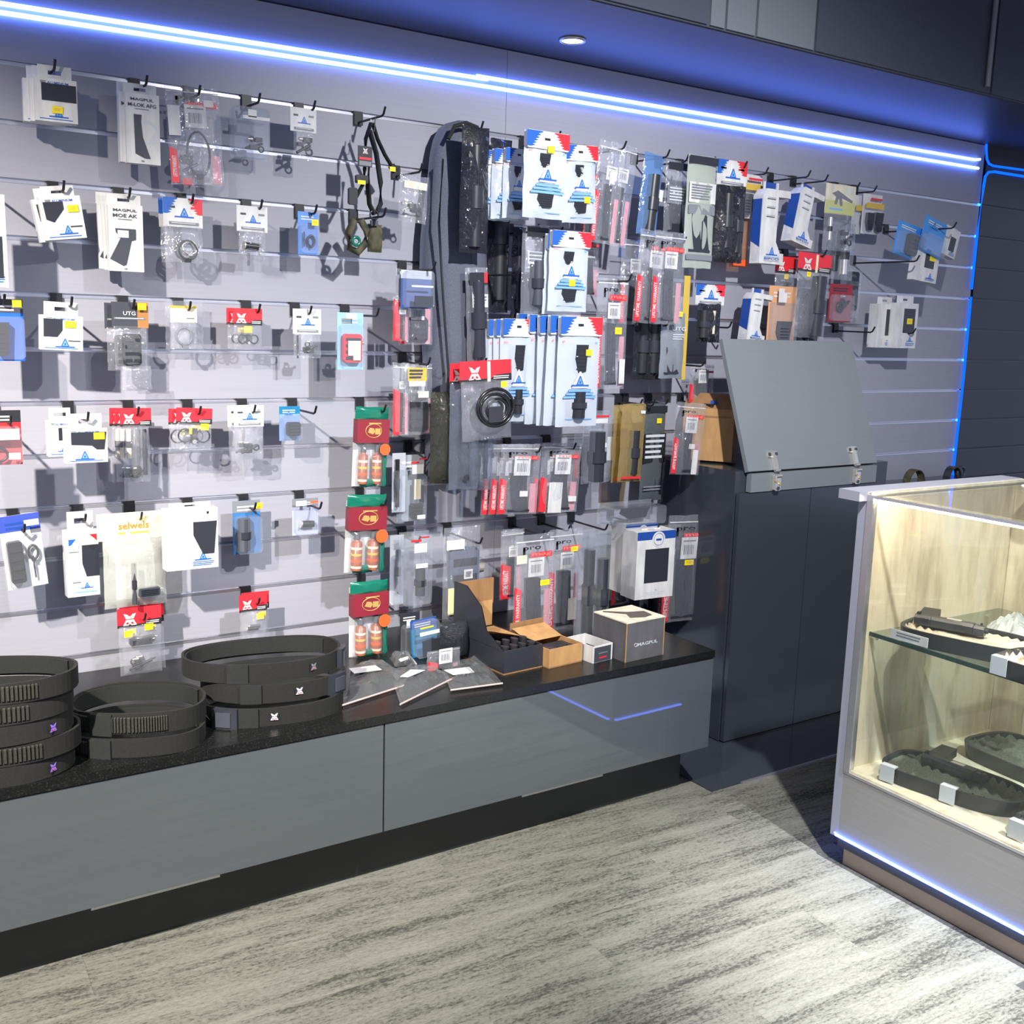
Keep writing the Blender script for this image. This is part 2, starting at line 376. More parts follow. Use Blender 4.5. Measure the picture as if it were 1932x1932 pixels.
# ------------------------------------------------------------------ hooks
DARKH = mat('black hook plastic', (30, 31, 36), .4)
def hook(k, root, tip, desc, L=None):
    z = zg(k)
    lo, hi = -100., 2100.
    for _ in range(40):
        m_ = (lo+hi)/2
        if at(root, m_, 0).z > z: lo = m_
        else: hi = m_
    X = at(root, lo, 0).x
    if L is None:
        a, b = .02, .8
        for _ in range(40):
            m_ = (a+b)/2
            if pix((X, -m_, z-.015))[0] < tip: a = m_
            else: b = m_
        L = a
    r = thing('slatwall_hook', (X, 0, z-.006), 'black wire hook holding the '+desc, 'hook', 'hooks on the slatwall')
    q = MB(); q.box(-.015, .015, -.009, .007, -.005, .006, DARKH); q.box(-.0145, .0145, -.012, -.0015, -.036, -.002, DARKH); q.build('bracket', r)
    q = MB(); q.tube([(0, -.008, -.028), (0, -L+.022, -.030), (0, -L+.012, -.026), (0, -L, -.006)], .0036, DARKH, 7); q.build('prong', r)
    return dict(X=X, L=L, z=z-.034)
# ------------------------------------------------------------------ print helpers
YF = -.0006
def logo(m, cx, cz, s, y=YF):
    m.poly([(cx-s*.42, cz-s*.3), (cx+s*.42, cz-s*.3), (cx+s*.06, cz+s*.5), (cx-s*.06, cz+s*.5)], y, BLU)
    m.poly([(cx-s*.27, cz-s*.22), (cx+s*.27, cz-s*.22), (cx, cz+s*.36)], y-.0002, LBL)
    m.poly([(cx-s*.12, cz-s*.16), (cx+s*.12, cz-s*.16), (cx+s*.05, cz+s*.08), (cx-s*.05, cz+s*.08)], y-.0004, BLU)
    m.rect(cx-s*.95, cx+s*.95, cz-s*.42, cz-s*.28, y-.0001, BLU)
def sawcorners(m, w, h, y=YF, frac=.36):
    for sx, mt in ((-1, BLU), (1, RED)):
        n = 6; pts = [(sx*w/2, 0), (sx*w/2, -h)]
        edge = []
        for i in range(n):
            z0 = -h+h*i/n; x = w/2-w*frac*(.45+.55*(i+1)/n)
            edge += [(sx*(x+w*.10), z0), (sx*x, z0+h/n*.55)]
        edge.append((sx*(w/2-w*frac), 0))
        pts = pts+edge
        if sx < 0: pts = pts[:]
        else: pts = pts[::-1]
        m.poly(pts, y, mt)
def xmark(m, cx, cz, s, y=YF, mt=None):      # white two-row emblem of the red header cards
    mt = mt or WHT
    m.poly([(cx-s*.30, cz+.04*s), (cx+s*.30, cz+.04*s), (cx+s*.5, cz+s*.5), (cx+s*.22, cz+s*.42), (cx, cz+s*.22), (cx-s*.22, cz+s*.42), (cx-s*.5, cz+s*.5)], y, mt)
    m.poly([(cx-s*.55, cz-s*.5), (cx-s*.12, cz-s*.5), (cx, cz-s*.36), (cx+s*.12, cz-s*.5), (cx+s*.55, cz-s*.5), (cx+s*.30, cz-.03*s), (cx-s*.30, cz-.03*s)], y, mt)
    m.poly([(cx-s*.34, cz-s*.40), (cx-s*.12, cz-s*.40), (cx-s*.08, cz-s*.26), (cx-s*.22, cz-s*.2)], y-.0002, RED)
    m.poly([(cx+s*.12, cz-s*.40), (cx+s*.34, cz-s*.40), (cx+s*.22, cz-s*.2), (cx+s*.08, cz-s*.26)], y-.0002, RED)
def barcode(m, cx, cz, w, h, y=YF):
    m.rect(cx-w/2, cx+w/2, cz-h/2, cz+h/2, y, WHT)
    m.rect(cx-w*.38, cx+w*.38, cz+h*.30, cz+h*.36, y-.0003, GRY)
    for i in range(9): m.rect(cx-w*.32+i*w*.072, cx-w*.32+i*w*.072+w*(.03 if i % 3 else .05), cz-h*.3, cz+h*.14, y-.0003, GRY)
def sticker(root, x, z, w=.020, h=.016, m=YEL, y=-.002, rot=0, name='price_sticker'):
    q = MB(); c, s_ = math.cos(rot), math.sin(rot)
    pts = [(-w/2, -h/2), (w/2, -h/2), (w/2, h/2), (-w/2, h/2)]
    q.prism([(x+a*c-b*s_, z+a*s_+b*c) for a, b in pts], y-.0006, y, m)
    if m is YEL: q.bars(x-w*.3, x+w*.3, z+h*.2, z-h*.2, 2, y-.0008, OCH)
    return q.build(name, root)
# ------------------------------------------------------------------ inserts
def insert(root, kind, cx, cz, w, h, y=-.006, mt=None):
    m = MB(); nm = 'fitting'
    P_ = mt or PLA
    if kind == 'ring':
        m.ring((cx, y, cz), w/2*.85, .0035, P_, n=18, rz=h/2*.85); m.box(cx-w*.12, cx+w*.12, y-.005, y+.005, cz-h*.55, cz-h*.38, P_); nm = 'mounting_ring'
    elif kind == 'rings2':
        for sx in (-1, 1): m.ring((cx+sx*w*.28, y, cz), w*.2, .0022, P_, n=18)
        m.box(cx-w*.08, cx+w*.08, y-.006, y+.006, cz-h*.4, cz+h*.4, P_, .002); m.tube([(cx, y-.007, cz-h*.3), (cx, y+.006, cz-h*.3)], w*.07, CHR, 10); nm = 'clamp_ring'
    elif kind == 'grip':
        m.prism([(cx-w*.1, cz-h/2), (cx+w*.38, cz-h/2+h*.06), (cx+w*.42, cz), (cx+w*.5, cz+h/2), (cx-w*.3, cz+h/2), (cx-w*.36, cz)], y-.010, y+.008, P_)
        for i in range(5): m.box(cx-w*.26, cx+w*.30, y-.0115, y-.009, cz-h*.36+i*h*.13, cz-h*.32+i*h*.13, PLAM)
        nm = 'grip'
    elif kind == 'rod':
        m.tube([(cx, y, cz+h/2), (cx, y, cz-h/2)], w/2, P_, 10); m.tube([(cx, y, cz+h*.1), (cx, y, cz-h*.12)], w*.62, PLAM, 10); nm = 'tube_accessory'
    elif kind == 'mag':
        n = 8; a = [(cx-w/2+w*.30*(1-math.cos(i/n*1.2)), cz+h/2-h*i/n) for i in range(n+1)]
        b = [(x+w*.72, z-h*.02) for x, z in a]
        m.prism(a+b[::-1], y-.010, y+.008, P_)
        for i in range(1, 5): m.box(cx-w*.05+w*.03*i, cx+w*.0+w*.03*i, y-.0115, y-.009, cz-h*.45, cz+h*.3, PLAM) if i == 1 else None
        m.box(cx-w*.56, cx+w*.42, y-.012, y+.009, cz-h/2-h*.02, cz-h/2+h*.04, PLAM); nm = 'clip_body'
    elif kind == 'mount':
        m.box(cx-w/2, cx+w/2, y-.010, y+.010, cz-h/2, cz+h*.5, P_, min(w, h)*.12)
        for i in range(4): m.box(cx-w*.4, cx+w*.4, y-.013, y-.009, cz-h*.40+i*h*.22, cz-h*.30+i*h*.22, PLAM)
        m.tube([(cx+w*.5, y, cz+h*.2), (cx+w*.66, y, cz+h*.2)], h*.07, CHR, 8); nm = 'rail_mount'
    elif kind == 'bits':
        rr = random.Random(int(cx*1000+cz*777))
        for i in range(4):
            a = cx+rr.uniform(-.35, .35)*w; b = cz+rr.uniform(-.35, .35)*h; r = min(w, h)*rr.uniform(.12, .22)
            if i % 2: m.ring((a, y, b), r, r*.3, P_, n=12)
            else: m.box(a-r*1.3, a+r*1.3, y-.006, y+.006, b-r*.7, b+r*.7, P_, r*.2)
        m.tube([(cx-w*.4, y, cz-h*.3), (cx+w*.35, y, cz+h*.1)], min(w, h)*.07, P_, 8); m.tube([(cx-w*.3, y-.004, cz+h*.3), (cx-w*.1, y-.004, cz+h*.3)], min(w, h)*.08, CHR, 8); nm = 'metal_fitting'
    elif kind == 'cyl':
        m.tube([(cx-w/2, y, cz), (cx+w*.3, y, cz-h*.1)], h*.42, P_, 12); m.tube([(cx-w*.56, y, cz+h*.02), (cx-w*.48, y, cz)], h*.5, CHR, 12); nm = 'small_light'
    elif kind == 'coil':
        for i in range(7):
            R_ = w*.44-i*w*.045; m.ring((cx+.004*math.sin(i*2), y-.004*math.cos(i*3), cz+.004*math.cos(i*2.3)), R_, .0055, mat('shiny black webbing', (30, 31, 34), .22), n=26, k=6, rz=R_*h/w*.95)
        m.box(cx-w*.2, cx+w*.15, y-.012, y+.004, cz-h*.3, cz+h*.05, PLAM, .004); nm = 'coiled_strap'
    elif kind == 'cloth':
        n = 10
        m.pouch(w, h, .02, CAMO if mt is None else mt, seed=cx*9, top=cz+h/2, x=cx, wr=.012); nm = 'folded_cloth'
    return m.build(nm, root)
# ------------------------------------------------------------------ product kinds. local frame: x across, z down from 0, front at y=0
def cut_hang(m, w, h, z0=0, tabw=.8, th=.0012, mt=None, y=.001):   # hang tab with a slot, as four strips around the hole
    mt = mt or WHT; W = w*tabw; s = min(.016, W*.3)
    m.box(-W/2, -s, y, y+th, z0-h, z0, mt); m.box(s, W/2, y, y+th, z0-h, z0, mt)
    m.box(-s, s, y, y+th, z0-h*.35, z0, mt); m.box(-s, s, y, y+th, z0-h, z0-h*.62, mt)
def k_carton(r, w, h, o):
    t = o.get('t', .035); tab = o.get('tab', .16)*h
    q = MB(); q.box(-w/2, w/2, 0, t, -h, -tab, WHT if not o.get('cream') else CRM); q.build('carton', r)
    q = MB(); cut_hang(q, w, tab+.003, 0, o.get('tabw', .8), y=t*.4); q.build('hang_tab', r)
    bw = o.get('window', (-.38, .38, .30, .60)); W = lambda u: u*w; Z = lambda v: -tab-(h-tab)*v
    q = MB(); x0, x1, v0, v1 = bw; poly = o.get('winpoly')
    if poly: q.prism([(W(a), Z(b)) for a, b in poly], YF*2, .0005, PLAM)
    else: q.box(W(x0), W(x1), YF*2, .0005, Z(v1), Z(v0), PLAM)
    q.build('window', r)
    q = MB(); style = o.get('style', 'window')
    if style == 'window':
        q.text('ALUMINIUM', W(.05), Z(.10), w*.50, h*.045, YF, BLU); q.bars(W(-.36), W(-.22), Z(.07), Z(.13), 2, YF, DGR)
        logo(q, W(o.get('lx', .08)), Z(.80), w*.24)
        q.bars(W(-.40), W(.42), Z(.93), Z(.97), 1, YF, BLU)
        if o.get('bar'): q.rect(W(.15), W(.44), Z(.70), Z(.66), YF, LGR); q.rect(W(.15), W(.44), Z(.735), Z(.70), YF, DGR)
    elif style == 'grip':
        q.ring((W(.12), YF, Z(.66)), w*.40, .0001, LGR, n=24, k=4)
        pts = []
        for i in range(25): a = math.pi*2*i/24; pts.append((W(.12)+w*.36*math.cos(a), Z(.62)+w*.36*math.sin(a)))
        q.poly([(x, z) for x, z in pts if abs(x) < w/2], YF*.5, LGR)
        q.text('MAGPUL', W(.03), Z(.085), w*.62, h*.034, YF*3, DGR); q.text(o['t2'], W(.03), Z(.17), w*.62, h*.050, YF*3, DGR)
        q.bars(W(-.22), W(.26), Z(.215), Z(.235), 1, YF*3, GRY)
        if o.get('side'): q.rect(-.0, .0, 0, 0, 0, DGR)
    elif style == 'tall':
        q.prism([(W(-.42), Z(.12)), (W(-.20), Z(.12)), (W(-.34), Z(.20)), (W(-.42), Z(.22))][::-1], YF*2, YF, BLU)
        q.poly([(W(.22), Z(.06)), (W(.48), Z(.06)), (W(.48), Z(.18)), (W(.36), Z(.12))][::-1], YF*2, RED)
        logo(q, W(.1), Z(.84), w*.20); q.bars(W(-.30), W(.42), Z(.925), Z(.96), 1, YF, LBL); q.rect(W(-.34), W(-.08), Z(.79), Z(.77), YF, GRY)
    elif style == 'bluetop':
        q.rect(-w/2, w/2, Z(.12), Z(0), YF, DBL)
        pts = [(W(0.05)+w*.17*math.cos(i*math.pi/8), Z(.12)+w*.17*math.sin(i*math.pi/8)) for i in range(16)]
        q.poly(pts, YF*2, WHT); q.ring((W(.05), YF*3, Z(.12)), w*.13, .0008, DBL, n=16, k=4); q.rect(W(-.02), W(.12), Z(.14), Z(.11), YF*3, DBL)
        q.bars(W(-.2), W(.3), Z(.90), Z(.95), 2, YF, LGR); q.tube([(W(.05), YF*2, Z(.86)), (W(.05), YF*3, Z(.86))], w*.03, LGR, 8)
    elif style == 'plain':
        logo(q, W(.2), Z(.80), w*.17); q.bars(W(.0), W(.44), Z(.88), Z(.96), 3, YF, BLU)
        q.rect(W(-.38), W(-.16), Z(.96), Z(.80), YF, LGR)
    q.build('printed_front', r)
    if o.get('pic'): insert(r, o['pic'], W(.0), Z(.6), w*.5, (h-tab)*.5, y=-.001)
    if o.get('stick'):
        a, b = o['stick']; sticker(r, W(a), Z(b), w*.26, w*.17)
    if o.get('wstick'):
        a, b = o['wstick']; sticker(r, W(a), Z(b), w*.3, w*.2, WHT, y=-.003)
def k_picbox(r, w, h, o):     # slim white box with a printed grip silhouette
    t = o.get('t', .05); tab = h*.13
    q = MB(); q.box(-w/2+.006, w/2, 0, t, -h, -tab, WHT); q.rect(0, 0, 0, 0, 0, WHT); q.build('carton', r)
    q = MB(); cut_hang(q, w, tab+.004, 0, .92, y=t*.5); q.build('hang_tab', r)
    Z = lambda v: -tab-(h-tab)*v; W = lambda u: u*w
    q = MB()
    pts = [(W(.14)+w*.34*math.cos(math.pi*2*i/24), Z(.55)+w*.34*math.sin(math.pi*2*i/24)) for i in range(24)]
    q.poly(pts, YF*.5, LGR)
    q.poly([(W(.16)+w*.24*math.cos(math.pi*2*i/24), Z(.55)+w*.24*math.sin(math.pi*2*i/24)) for i in range(24)], YF, WHT)
    q.text('MAGPUL', W(.02), Z(.085), w*.64, h*.034, YF*3, DGR)
    q.text(o['t2'], W(.02), Z(.165), w*(.66 if len(o['t2']) < 8 else .78), h*.046, YF*3, DGR); q.bars(W(-.18), W(.22), Z(.215), Z(.235), 1, YF*3, GRY)
    q.poly([(W(a), Z(b)) for a, b in o['sil']], YF*2.5, DGR)
    q.rect(W(-.04), W(.04), Z(.97), Z(.95), YF*3, GRY)
    q.build('printed_front', r)
    if o.get('wstick'): sticker(r, W(o['wstick'][0]), Z(o['wstick'][1]), w*.3, w*.2, WHT, y=-.0025)
def k_header(r, w, h, o):
    hh = h*o.get('hh', .4); st = o.get('style', 'aero'); q = MB()
    base = {'aero': WHT, 'aerorb': WHT, 'red': RED, 'utg': DGR, 'cream': CRM, 'olive': CRM, 'selwels': CRM}[st]
    q.box(-w/2, w/2, 0, .002, -hh, 0, base)
    if st in ('aero', 'aerorb'):
        if st == 'aerorb': sawcorners(q, w, hh*.55)
        logo(q, w*.03, -hh*.52, w*.26); q.rect(-w*.36, w*.40, -hh*.93, -hh*.82, YF, GRY); q.bars(-w*.3, w*.34, -hh*.85, -hh*.90, 1, YF*3, WHT)
        q.rect(-w*.38, -w*.2, -hh*.36, -hh*.28, YF, DGR); q.rect(w*.2, w*.4, -hh*.36, -hh*.28, YF, GRY if st == 'aero' else RED)
    elif st == 'red':
        q.rect(-w/2, w/2, -hh, -hh*.86, YF, PLA); q.poly([(w*.08, -hh*.86), (w/2, -hh*.86), (w/2, -hh*.66), (w*.2, -hh*.70)], YF, PLA)
        xmark(q, -w*.22, -hh*.58, min(w*.32, hh*.62), YF*2); q.bars(w*.14, w*.46, -hh*.75, -hh*.93, 2, YF*3, WHT)
    elif st == 'utg':
        q.rect(w*.2, w/2, -hh, 0, YF, mat('bronze print', (168, 118, 66), .4)); q.text('UTG', -w*.02, -hh*.44, w*.34, hh*.15, YF*3, WHT)
        q.rect(-w*.44, w*.44, -hh*.68, -hh*.60, YF*3, GRY); q.bars(-w*.4, w*.4, -hh*.62, -hh*.66, 1, YF*4, WHT)
    elif st == 'cream':
        q.rect(-w/2, w/2, -hh*.14, 0, YF, OCH); q.bars(-w*.4, w*.1, -hh*.3, -hh*.55, 3, YF, LGR); q.bars(w*.1, w*.42, -hh*.7, -hh*.85, 1, YF, GRY)
    elif st == 'olive':
        q.rect(-w*.5, w*.5, -hh, -hh*.55, YF*.5, mat('olive tint', (188, 190, 130), .5)); q.bars(-w*.35, w*.1, -hh*.8, -hh*.93, 1, YF, LBL)
        q.poly([(-w*.3, -hh*.32), (-w*.1, -hh*.2), (w*.42, -hh*.5), (w*.40, -hh*.58), (w*.05, -hh*.45), (w*.08, -hh*.7), (w*.0, -hh*.72), (-w*.06, -hh*.46), (-w*.12, -hh*.68), (-w*.2, -hh*.66), (-w*.16, -hh*.42)], YF, GRY)
        q.tube([(-w*.3, YF*2, -hh*.12), (-w*.3, YF*3, -hh*.12)], w*.06, WHT, 10); q.rect(w*.14, w*.42, -hh*.3, -hh*.08, YF*2, WHT)
    elif st == 'selwels':
        q.rect(-w*.24, w*.24, -hh*.92, -hh*.2, YF, mat('pale yellow label', (250, 240, 170), .5)); q.text('selwels', 0, -hh*.48, w*.42, hh*.26, YF*3, mat('orange ink', (222, 120, 50), .5))
        q.rect(-w*.22, -w*.12, -hh*.78, -hh*.72, YF*3, OCH); q.rect(-w*.05, w*.2, -hh*.78, -hh*.72, YF*3, OCH)
    q.build('header_card', r)
    bw = w*o.get('bw', .96)
    q = MB(); q.pouch(bw, h-hh, o.get('puff', .012), o.get('film', FILM), seed=w*50+h*31, top=-hh+.004, taper=o.get('taper', 0))
    q.build('bag', r)
    for ins in o.get('ins', []):
        kind, cx, cv, iw, ih = ins[:5]; insert(r, kind, cx*w, -hh-(h-hh)*cv, iw*w, ih*(h-hh), mt=ins[5] if len(ins) > 5 else None, y=-o.get('puff', .012)*o.get('iy', .25))
    for a, b in o.get('stick', []): sticker(r, a*w, -b*h, .024, .019, y=-o.get('puff', .012)*.6)
    if o.get('tape'): q = MB().box(w*.02, w*.08, -.003, -.0008, -hh, -hh*.05, CRM).build('paper_tape', r)
def k_zip(r, w, h, o):      # long clear zip bag with red side stripe
    puff = o.get('puff', .010); q = MB(); q.pouch(w, h, puff, FILM, seed=o.get('seed', w*77), nx=8, nz=16, taper=o.get('taper', 0)); q.build('bag', r)
    yb = -puff*.75; q = MB()
    q.rect(-w*.48, w*.48, -h*.070, -h*.058, -.003, WHT); q.build('zip_seal', r); q = MB()
    sw = o.get('sw', .17)*w; x0 = -w*.49; zt = -h*o.get('st', .48)
    q.poly([(x0, -h*.985), (x0+sw, -h*.985), (x0+sw, zt-.010), (x0, zt)], -.004, RED)
    if not o.get('notext'):
        q.text('LIFETIME WARRANTY', x0+sw*.5, (zt-h*.985)/2-.004, h*.985+zt-.04 if (h*.985+zt) > .06 else .03, sw*.55, -.0045, WHT, math.pi/2)
    q.build('red_stripe', r); q = MB(); q.rect(w*.30, w*.46, -h*.98, zt-.02, .004, PNK); q.build('pink_lining', r); q = MB()
    if not o.get('nologo'):
        q.text('pro', -w*.10, -h*.13, w*.46, h*.045, yb-.001, PLA); q.rect(-w*.33, -w*.27, -h*.19, -h*.115, yb-.001, PLA)
        q.rect(-w*.13, w*.42, -h*.215, -h*.165, yb, RED); q.text('mag', w*.15, -h*.19, w*.5, h*.034, yb-.0012, mat('coral ink', (250, 120, 110), .5))
    if q.f: q.build('printed_design', r)
    q = MB(); barcode(q, w*.02, -h*.305, w*.40, w*.40, yb-.001); q.build('barcode_label', r)
    insert(r, o.get('ins', 'mag'), w*.06, -h*.68, w*o.get('iw', .55), h*.54, y=.007, mt=PLAM)
    for (a, b, m_, sw_, sh_) in o.get('labels', []): sticker(r, a*w, -b*h, sw_*w, sh_*h, m_, y=yb-.002, name='paper_label' if m_ is WHT else 'price_sticker')
def k_pouch(r, w, h, o):    # milky pouch with blue and red top corners
    q = MB(); q.pouch(w, h, .014, MILK, seed=w*91+h*7, nx=10, nz=14, top=-.0, wr=.006); q.build('pouch', r)
    tall = o.get('tall'); hz = h*(.17 if tall else .20); q = MB()
    q.box(-w/2, w/2, -.0150, .003, -hz, .001, WHT, .006); sawcorners(q, w, hz*.92, y=-.0154); q.rect(-w*.09, w*.04, -hz*.50, -hz*.36, -.0156, PLA)
    q.build('top_label', r); q = MB(); yb = -.0175
    q.rect(-w*.42, -w*.16, -h*.235, -h*.215, yb*.5, PNK); q.rect(w*.12, w*.42, -h*.24, -h*.22, yb*.5, LBL)
    lz = -h*(.585 if tall else .50); q.poly([(-w*.2, lz-.022), (w*.2, lz-.022), (w*.02, lz+.034), (-w*.02, lz+.034)], yb+.001, WHT); logo(q, 0, lz, w*.22, yb); q.build('triangle_emblem', r); q = MB()
    for i in range(3): 
        z = lz-.026-i*.011; q.rect(-w*(.24+.06*i+.03), w*(.24+.06*i+.03), z-.0085, z, yb, LBL); q.rect(-w*(.24+.06*i+.03), w*(.24+.06*i+.03), z-.0012, z, yb-.0003, BLU)
    q.build('blue_band', r); q = MB(); q.rect(-w*.3, w*.35, -h*.935, -h*.925, yb*.5, LBL); q.build('text_lines', r)
    if tall:
        insert(r, 'grip', 0, -h*.38, w*.36, h*.26, y=-.006); insert(r, 'rod', w*.02, -h*.80, w*.30, h*.24, y=-.005)
    else:
        insert(r, 'grip', -w*.08, -h*.33, w*.30, h*.16, y=-.006); insert(r, 'grip', -w*.05, -h*.78, w*.45, h*.20, y=-.006)
    for a, b in o.get('stick', []): sticker(r, a*w, -b*h, .026, .021, y=yb-.001)
def k_blister(r, w, h, o):
    cm = o.get('card', TEAL); t = o.get('t', .03); q = MB()
    q.box(-w/2, w/2, t, t+.0015, -h, 0, cm)
    if o.get('band'): q.rect(-w/2, w/2, -h*.22, 0, t-.0005, o['band'])
    q.bars(-w*.35, w*.3, -h*.10, -h*.22, 2, t-.001, o.get('ink', WHT))
    if o.get('logo'): logo(q, -w*.05, -h*.2, w*.2, t-.001)
    q.build('backing_card', r)
    q = MB(); b = .008
    z1, z0 = -h*o.get('sh0', .28), -h*.97; x0, x1 = -w*.46, w*.46
    q.prism([(x0+b, z0), (x1-b, z0), (x1, z0+b), (x1, z1-b), (x1-b, z1), (x0+b, z1), (x0, z1-b), (x0, z0+b)], .0, t-.0015, SHELL); q.build('clear_shell', r)
    for ins in o.get('ins', []):
        kind, cx, cv, iw, ih = ins[:5]; insert(r, kind, cx*w, -h*cv, iw*w, ih*h, y=t*.55, mt=ins[5] if len(ins) > 5 else None)
    for a, b_ in o.get('stick', []): sticker(r, a*w, -b_*h, .022, .018, y=-.0006)
    for a, b_, m_, sw, sh in o.get('labels', []): sticker(r, a*w, -b_*h, sw*w, sh*h, m_, y=-.001, name='paper_label')
def k_bag(r, w, h, o):      # plain bag with a coloured top band
    q = MB(); q.pouch(w, h, o.get('puff', .014), o.get('film', FILM), seed=w*63+h, nz=14, taper=o.get('taper', 0)); q.build('bag', r)
    q = MB(); yb = -o.get('puff', .014)*.8
    for k_, (u0, u1, v0, v1, m_) in enumerate(o.get('prints', [])): MB().rect(u0*w, u1*w, -v1*h, -v0*h, yb-.001-.0002*k_, m_).build('printed_panel', r)
    for (u0, u1, v0, v1, n_, m_) in o.get('bars', []): MB().bars(u0*w, u1*w, -v0*h, -v1*h, n_, yb-.004, m_).build('text_lines', r)
    for (t_, cx, cv, tw, th, m_) in o.get('texts', []): MB().text(t_, cx*w, -cv*h, tw*w, th*h, yb-.005, m_).build('lettering', r)
    for ins in o.get('ins', []):
        kind, cx, cv, iw, ih = ins[:5]; insert(r, kind, cx*w, -h*cv, iw*w, ih*h, y=0, mt=ins[5] if len(ins) > 5 else None)
    for a, b_ in o.get('stick', []): sticker(r, a*w, -b_*h, .024, .019, y=yb-.006)
def k_kit(r, w, h, o):      # green and maroon pack of little bottles
    q = MB(); q.box(-w*.46, w*.46, .018, .02, -h, -.02, WHT); q.build('backing_card', r)
    MB().pouch(w, h*.17, .012, GRN, seed=3, top=0).build('green_film', r); MB().pouch(w*.12, h*.5, .008, GRN, top=-h*.5, x=w*.44, seed=5).build('green_film', r); q = MB(); q.pouch(w*.5, h*.10, .006, GRN, top=-h*.9, x=-w*.05, seed=6); q.build('green_film', r)
    q = MB(); q.box(-w*.48, w*.48, -.016, .016, -h*.44, -h*.15, MAR)
    q.ring((0, -.0165, -h*.29), w*.24, .0015, GLD, n=20, k=4, rz=h*.085); q.poly([(-w*.18, -h*.31), (-w*.02, -h*.335), (w*.04, -h*.30), (w*.0, -h*.26), (-w*.12, -h*.25)], -.017, GLD); q.rect(w*.04, w*.2, -h*.335, -h*.26, -.0168, GLD); q.rect(-w*.15, w*.22, -h*.205, -h*.19, -.0168, GLD); q.build('maroon_band', r)
    for i, x in enumerate((-w*.22, w*.20)):
        q = MB(); q.tube([(x, 0, -h*.96), (x, 0, -h*.60), (x, 0, -h*.585), (x, 0, -h*.56)], [w*.13, w*.13, w*.07, w*.07], LBR, 12); q.tube([(x, 0, -h*.56), (x, 0, -h*.47)], [w*.085, w*.06], DGR, 10)
        for j in range(4): q.tube([(x, 0, -h*(.66+.08*j)), (x, 0, -h*(.69+.08*j))], w*.1315, (CRM, OCH, ORG, CRM)[j], 12)
        q.build('bottle', r)
    q = MB(); q.pouch(w*.94, h*.56, .024, SHELL, top=-h*.43, seed=2, wr=.002); q.build('clear_front', r)
    q = MB(); q.tube([(w*.33, -.026, -h*.52), (w*.33, -.025, -h*.52)], w*.16, ORG, 16); q.build('price_sticker', r)
def k_lbox(r, w, h, o):     # tall carton with a T shaped top and a flared foot
    t = o.get('t', .06); q = MB(); W = lambda u: u*w; Z = lambda v: -v*h
    prof = [(-.30, 1), (.5, 1), (.5, .86), (.38, .86), (.22, .72), (.22, .16), (.62, .16), (.62, .07), (-.18, .07), (-.30, .16)]
    q.prism([(W(a), Z(b)) for a, b in prof], 0, t, WHT)
    q.add([(W(-.3)-.0006, 0.004, Z(.8)), (W(-.3)-.0006, t, Z(.72)), (W(-.3)-.0006, t, Z(.2)), (W(-.3)-.0006, .004, Z(.2))], [(0, 3, 2, 1)], DBL); q.add([(W(-.3)-.0008, .012, Z(.96)), (W(-.3)-.0008, t-.012, Z(.96)), (W(-.3)-.0008, t-.012, Z(.88)), (W(-.3)-.0008, .012, Z(.88))], [(0, 3, 2, 1)], LGR)
    q.build('carton', r)
    q = MB(); q.box(W(-.12), W(.26), t*.5, t*.5+.001, Z(.08), Z(-.02), DBL); q.box(W(-.16), W(-.12), t*.5-.006, t*.5+.001, Z(.10), Z(-.02), WHT); q.box(W(.26), W(.32), t*.5-.006, t*.5+.001, Z(.08), Z(-.02), WHT); q.build('hang_tab', r)
    q = MB()
    for i in range(3): q.rect(W(-.16), W(.12), Z(.19+.11*i+.012), Z(.19+.11*i), YF, DGR); q.rect(W(-.14), W(.13), Z(.175+.11*i+.006), Z(.175+.11*i), YF, GRY)
    logo(q, W(.1), Z(.845), w*.20); q.text('BIPOD', W(.1), Z(.935), w*.5, h*.032, YF*2, DBL); q.rect(W(-.16), W(.36), Z(.915), Z(.907), YF, LBL); q.rect(W(-.16), W(.36), Z(.968), Z(.962), YF, GRY)
    q.build('printed_front', r)
KINDS = dict(carton=k_carton, picbox=k_picbox, header=k_header, zip=k_zip, pouch=k_pouch, blister=k_blister, bag=k_bag, kit=k_kit, lbox=k_lbox)
CATN = dict(carton='carton', picbox='carton', header='packet', zip='packet', pouch='packet', blister='packet', bag='packet', kit='packet', lbox='carton')
NAMES = dict(carton='boxed_accessory', picbox='boxed_grip', header='header_card_packet', zip='zip_bag_packet', pouch='pouch_packet', blister='blister_pack', bag='bagged_accessory', kit='cleaning_kit', lbox='tall_carton')
def it(kind, x0, y0, x1, y1, d, label, n=0, off=(-.006, 0, .012), blabel=None, tilt=0, yaw=0, group=None, **o):
    cx = (x0+x1)/2
    if isinstance(d, dict): d = d['L']-.022
    while at(cx, y1, -d).z < ZC+.003 and at(cx, y1, -d).x < 2.5 and d < .5: d += .01
    P = at(cx, y0, -d); ym = (y0+y1)/2
    w = at(x1, ym, -d).x-at(x0, ym, -d).x; Q = at(cx, y1, -d); h = P.z-Q.z; P.x = at(cx, ym, -d).x
    r = thing(NAMES[kind], P, label, CATN[kind], group, rz=math.radians(yaw), ry=math.radians(tilt))
    KINDS[kind](r, w, h, o)
    for i in range(n):
        c = copy_tree(r); c.location = P+Vector((off[0]*(i+1), off[2]*(i+1), off[1]*(i+1)))
        c.rotation_euler = (0, math.radians(tilt+random.uniform(-2, 2)), math.radians(yaw+random.uniform(-2, 2)))
        c['label'] = blabel if n == 1 else blabel+', '+('first', 'second', 'third', 'fourth', 'fifth')[i]+' behind it'; c['group'] = blabel
    return r
